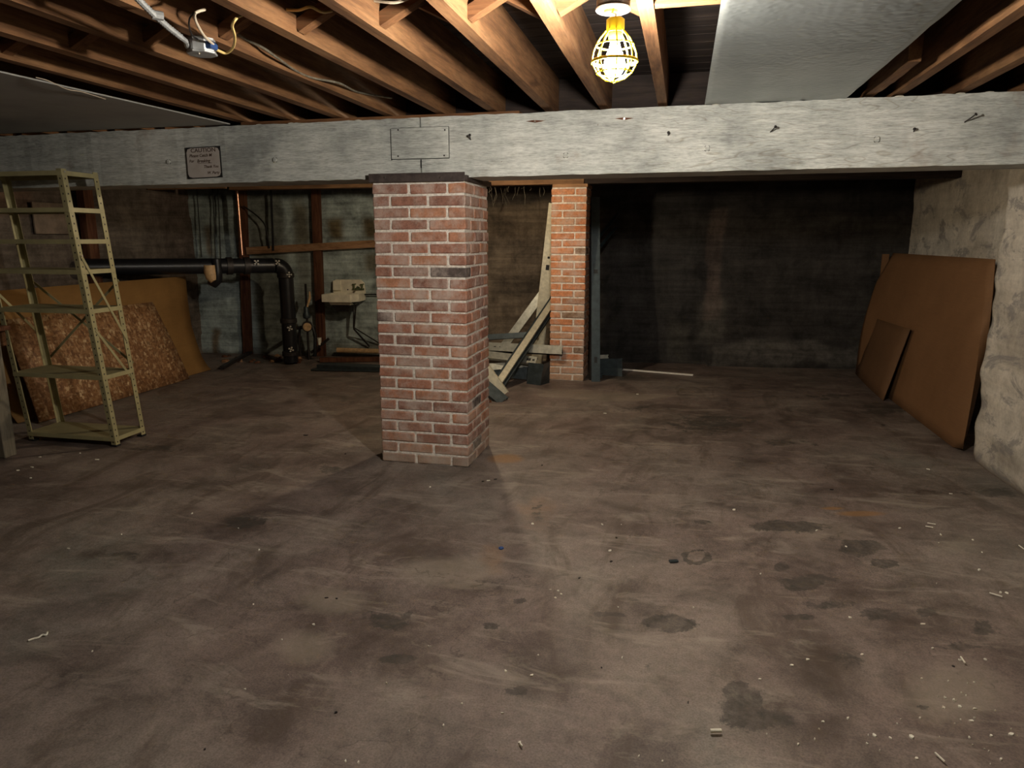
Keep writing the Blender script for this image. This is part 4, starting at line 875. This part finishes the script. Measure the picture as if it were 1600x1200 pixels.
a = aty(1384, 397, 8.35); b = aty(1384, 560, 8.35); tag(MB().box(a.x-.035, a.x+.03, 8.33, 8.35, .0, a.z).build('narrow_hardboard_strip', 'cardboard', None), 'narrow upright brown strip behind the far edge of large sheet', 'board')
# ------------------------------------------------------------------ small litter on the floor
def chip(px, py, s, kind='chip', label=None, mat='chip', ang=None):
    p = atz(px, py); m = MB(); n = random.randint(5, 7); a0 = random.uniform(0, 6) if ang is None else ang; el = random.uniform(.35, .8)
    z0 = .0045
    pts = [(math.cos(a0)*math.cos(2*math.pi*i/n)*s-math.sin(a0)*math.sin(2*math.pi*i/n)*s*el, math.sin(a0)*math.cos(2*math.pi*i/n)*s+math.cos(a0)*math.sin(2*math.pi*i/n)*s*el) for i in range(n)]
    pts = [(x*random.uniform(.7, 1.2), y*random.uniform(.7, 1.2)) for x, y in pts]
    m.add([(x, y, -.004) for x, y in pts]+[(x*.9, y*.9, .002+random.uniform(0, .002)) for x, y in pts], [tuple(reversed(range(n))), tuple(range(n, 2*n))]+[(i, (i+1) % n, n+(i+1) % n, n+i) for i in range(n)])
    o = m.build('paint_chip', mat); o.location = (p.x, p.y, floor_z(p.x, p.y)+.001)
    if label: tag(o, label, 'debris')
    elif mat == 'chip': tag(o, 'tiny off-white paint chip lying loose on the concrete floor', 'paint chip', 'white paint chips on the floor')
    else: o.name = 'dark_crumb'; tag(o, 'tiny dark crumb lying loose on the concrete floor', 'debris', 'dark crumbs on the floor')
    return o
def floor_z(x, y): return float((vnoise(np.array([x+50.]), np.array([y+50.]), .7, 3)[0]-.5)*.008)
S1 = [(831, 1056, 5), (953, 861, 5), (972, 1028, 4), (1147, 797, 5), (1262, 1031, 4.5), (1237, 1040, 5), (1187, 1062, 4), (1366, 1149, 6), (1424, 1151, 7), (1391, 1153, 4), (1286, 1128, 4), (1325, 1122, 5), (1347, 1023, 4), (1442, 975, 5), (1518, 1126, 6),
      (1580, 1147, 7), (1564, 1186, 6), (1432, 1185, 5), (1500, 1031, 4), (1457, 1013, 4), (1328, 965, 4), (1276, 829, 4), (1322, 854, 3), (1247, 1163, 4), (1273, 1155, 4), (1355, 1162, 4), (1549, 1149, 4), (945, 646, 4), (996, 616, 4), (763, 751, 4), (941, 820, 4),
      (832, 819, 4), (790, 1049, 4), (604, 1068, 3), (693, 1134, 4), (785, 1115, 4), (812, 1161, 5), (998, 1182, 4), (672, 761, 3), (405, 860, 3), (490, 977, 4), (107, 858, 4), (152, 718, 6), (62, 714, 4), (28, 735, 4), (125, 708, 3), (50, 730, 5), (48, 747, 4), (300, 803, 3), (1450, 733, 5), (1486, 771, 4), (1530, 890, 4), (1563, 925, 5), (1573, 926, 4), (1470, 835, 4), (1520, 843, 4), (1406, 825, 4), (1500, 1104, 5), (1523, 1107, 5), (1475, 1105, 4), (1490, 1093, 4), (1540, 1030, 4), (560, 1192, 5), (540, 1190, 4), (1035, 1190, 4), (868, 935, 3), (877, 929, 3), (860, 922, 2.5), (872, 924, 3)]
for px, py, s in S1:
    k = (atz(px+s, py)-atz(px, py)).length; chip(px, py, k*.75)
rr = random.Random(11)
for i in range(60):
    px, py = rr.gauss(1500, 80), rr.gauss(1110, 55)
    if i > 34: px, py = rr.uniform(100, 1590), rr.uniform(760, 1190)
    if 0 < px < 1600 and 700 < py < 1198: s = rr.uniform(1.0, 2.0); chip(px, py, (atz(px+s, py)-atz(px, py)).length)
for px, py, s in ((478, 680, 5), (540, 709, 2.5), (847, 727, 3), (963, 841, 3), (905, 904, 5), (510, 935, 4), (526, 936, 3), (525, 1114, 4), (320, 1172, 3), (1490, 1041, 3), (1380, 665, 5), (774, 749, 4), (755, 752, 4), (600, 640, 3), (1075, 1098, 3), (1300, 765, 4), (940, 1044, 2), (955, 878, 4)):
    chip(px, py, (atz(px+s, py)-atz(px, py)).length*.8, mat='iron')
wire('white_string', [atz(44, 1001, .006), atz(52, 998, .006), atz(60, 996, .006), atz(66, 992, .008), atz(72, 992, .006), atz(74, 988, .006)], .0035, 'chip', 'short white wavy string lying on the floor at lower left', 'string')
a, b = atz(1110, 1142, .013), atz(1127, 1141.5, .013); tag(MB().tube([a, b], .0058, 10).build('cigarette_butt', 'chip'), 'cigarette butt on the dark stain at lower right', 'cigarette butt')
for i, (x0, y0, x1, y1, lb) in enumerate(((1449, 817, 1462, 819, 'pale splinter on the right floor below the pier foot'), (1446, 822, 1458, 824, 'second pale splinter just below the first, right floor'), (1546, 926, 1566, 932, 'pale curved splinter near the right edge of floor'),
        (1592, 852, 1600, 858, 'white splinter cut off by the right frame edge'), (1501, 1026, 1508, 1036, 'short pale splinter right of the dark stains'), (812, 1160, 816, 1166, 'small pale splinter at bottom centre'), (1461, 1176, 1476, 1190, 'thin curved pale splinter at bottom right'))):
    tag(MB().bar(atz(x0, y0, .008), atz(x1, y1, .008), .004, .004).build('wood_splinter', 'chip'), lb, 'splinter')
p = atz(783, 858); tag(MB().lathe((p.x, p.y, .002), [(.012, 0), (.013, .006), (.006, .01)], 8).build('green_bottle_cap', 'blue'), 'small dark green-blue cap on the floor in front of pillar', 'cap')
a, b = atz(1046, 877, .008), atz(1059, 876, .008); tag(MB().bar(a, b, .02, .006).build('blue_grey_scrap', 'darksteel'), 'small blue-grey scrap beside the ring stain', 'scrap')
a = atz(765, 627, .01); tag(MB().lathe((a.x, a.y, .0), [(.02, 0), (.018, .012), (.006, .02)], 7).build('red_scrap', M['redpost']), 'tiny dark red scrap at the rear foot of front pillar', 'scrap')
# cobwebs with dust hanging under the rear header
wb = MB(); r3 = random.Random(5)
for i in range(16):
    p = aty(r3.uniform(765, 850), 290, 7.2+r3.uniform(-.02, .3)); ln = r3.uniform(.03, .22)
    wb.tube([Vector((p.x, p.y, 1.94)), Vector((p.x+r3.uniform(-.02, .02), p.y, 1.94-ln*.5)), Vector((p.x+r3.uniform(-.03, .03), p.y, 1.94-ln))], r3.uniform(.0012, .003), 4)
tag(wb.build('cobweb', 'greywood'), 'dusty cobweb strands hanging under the rear header between the pillars', 'cobweb', kind='stuff')
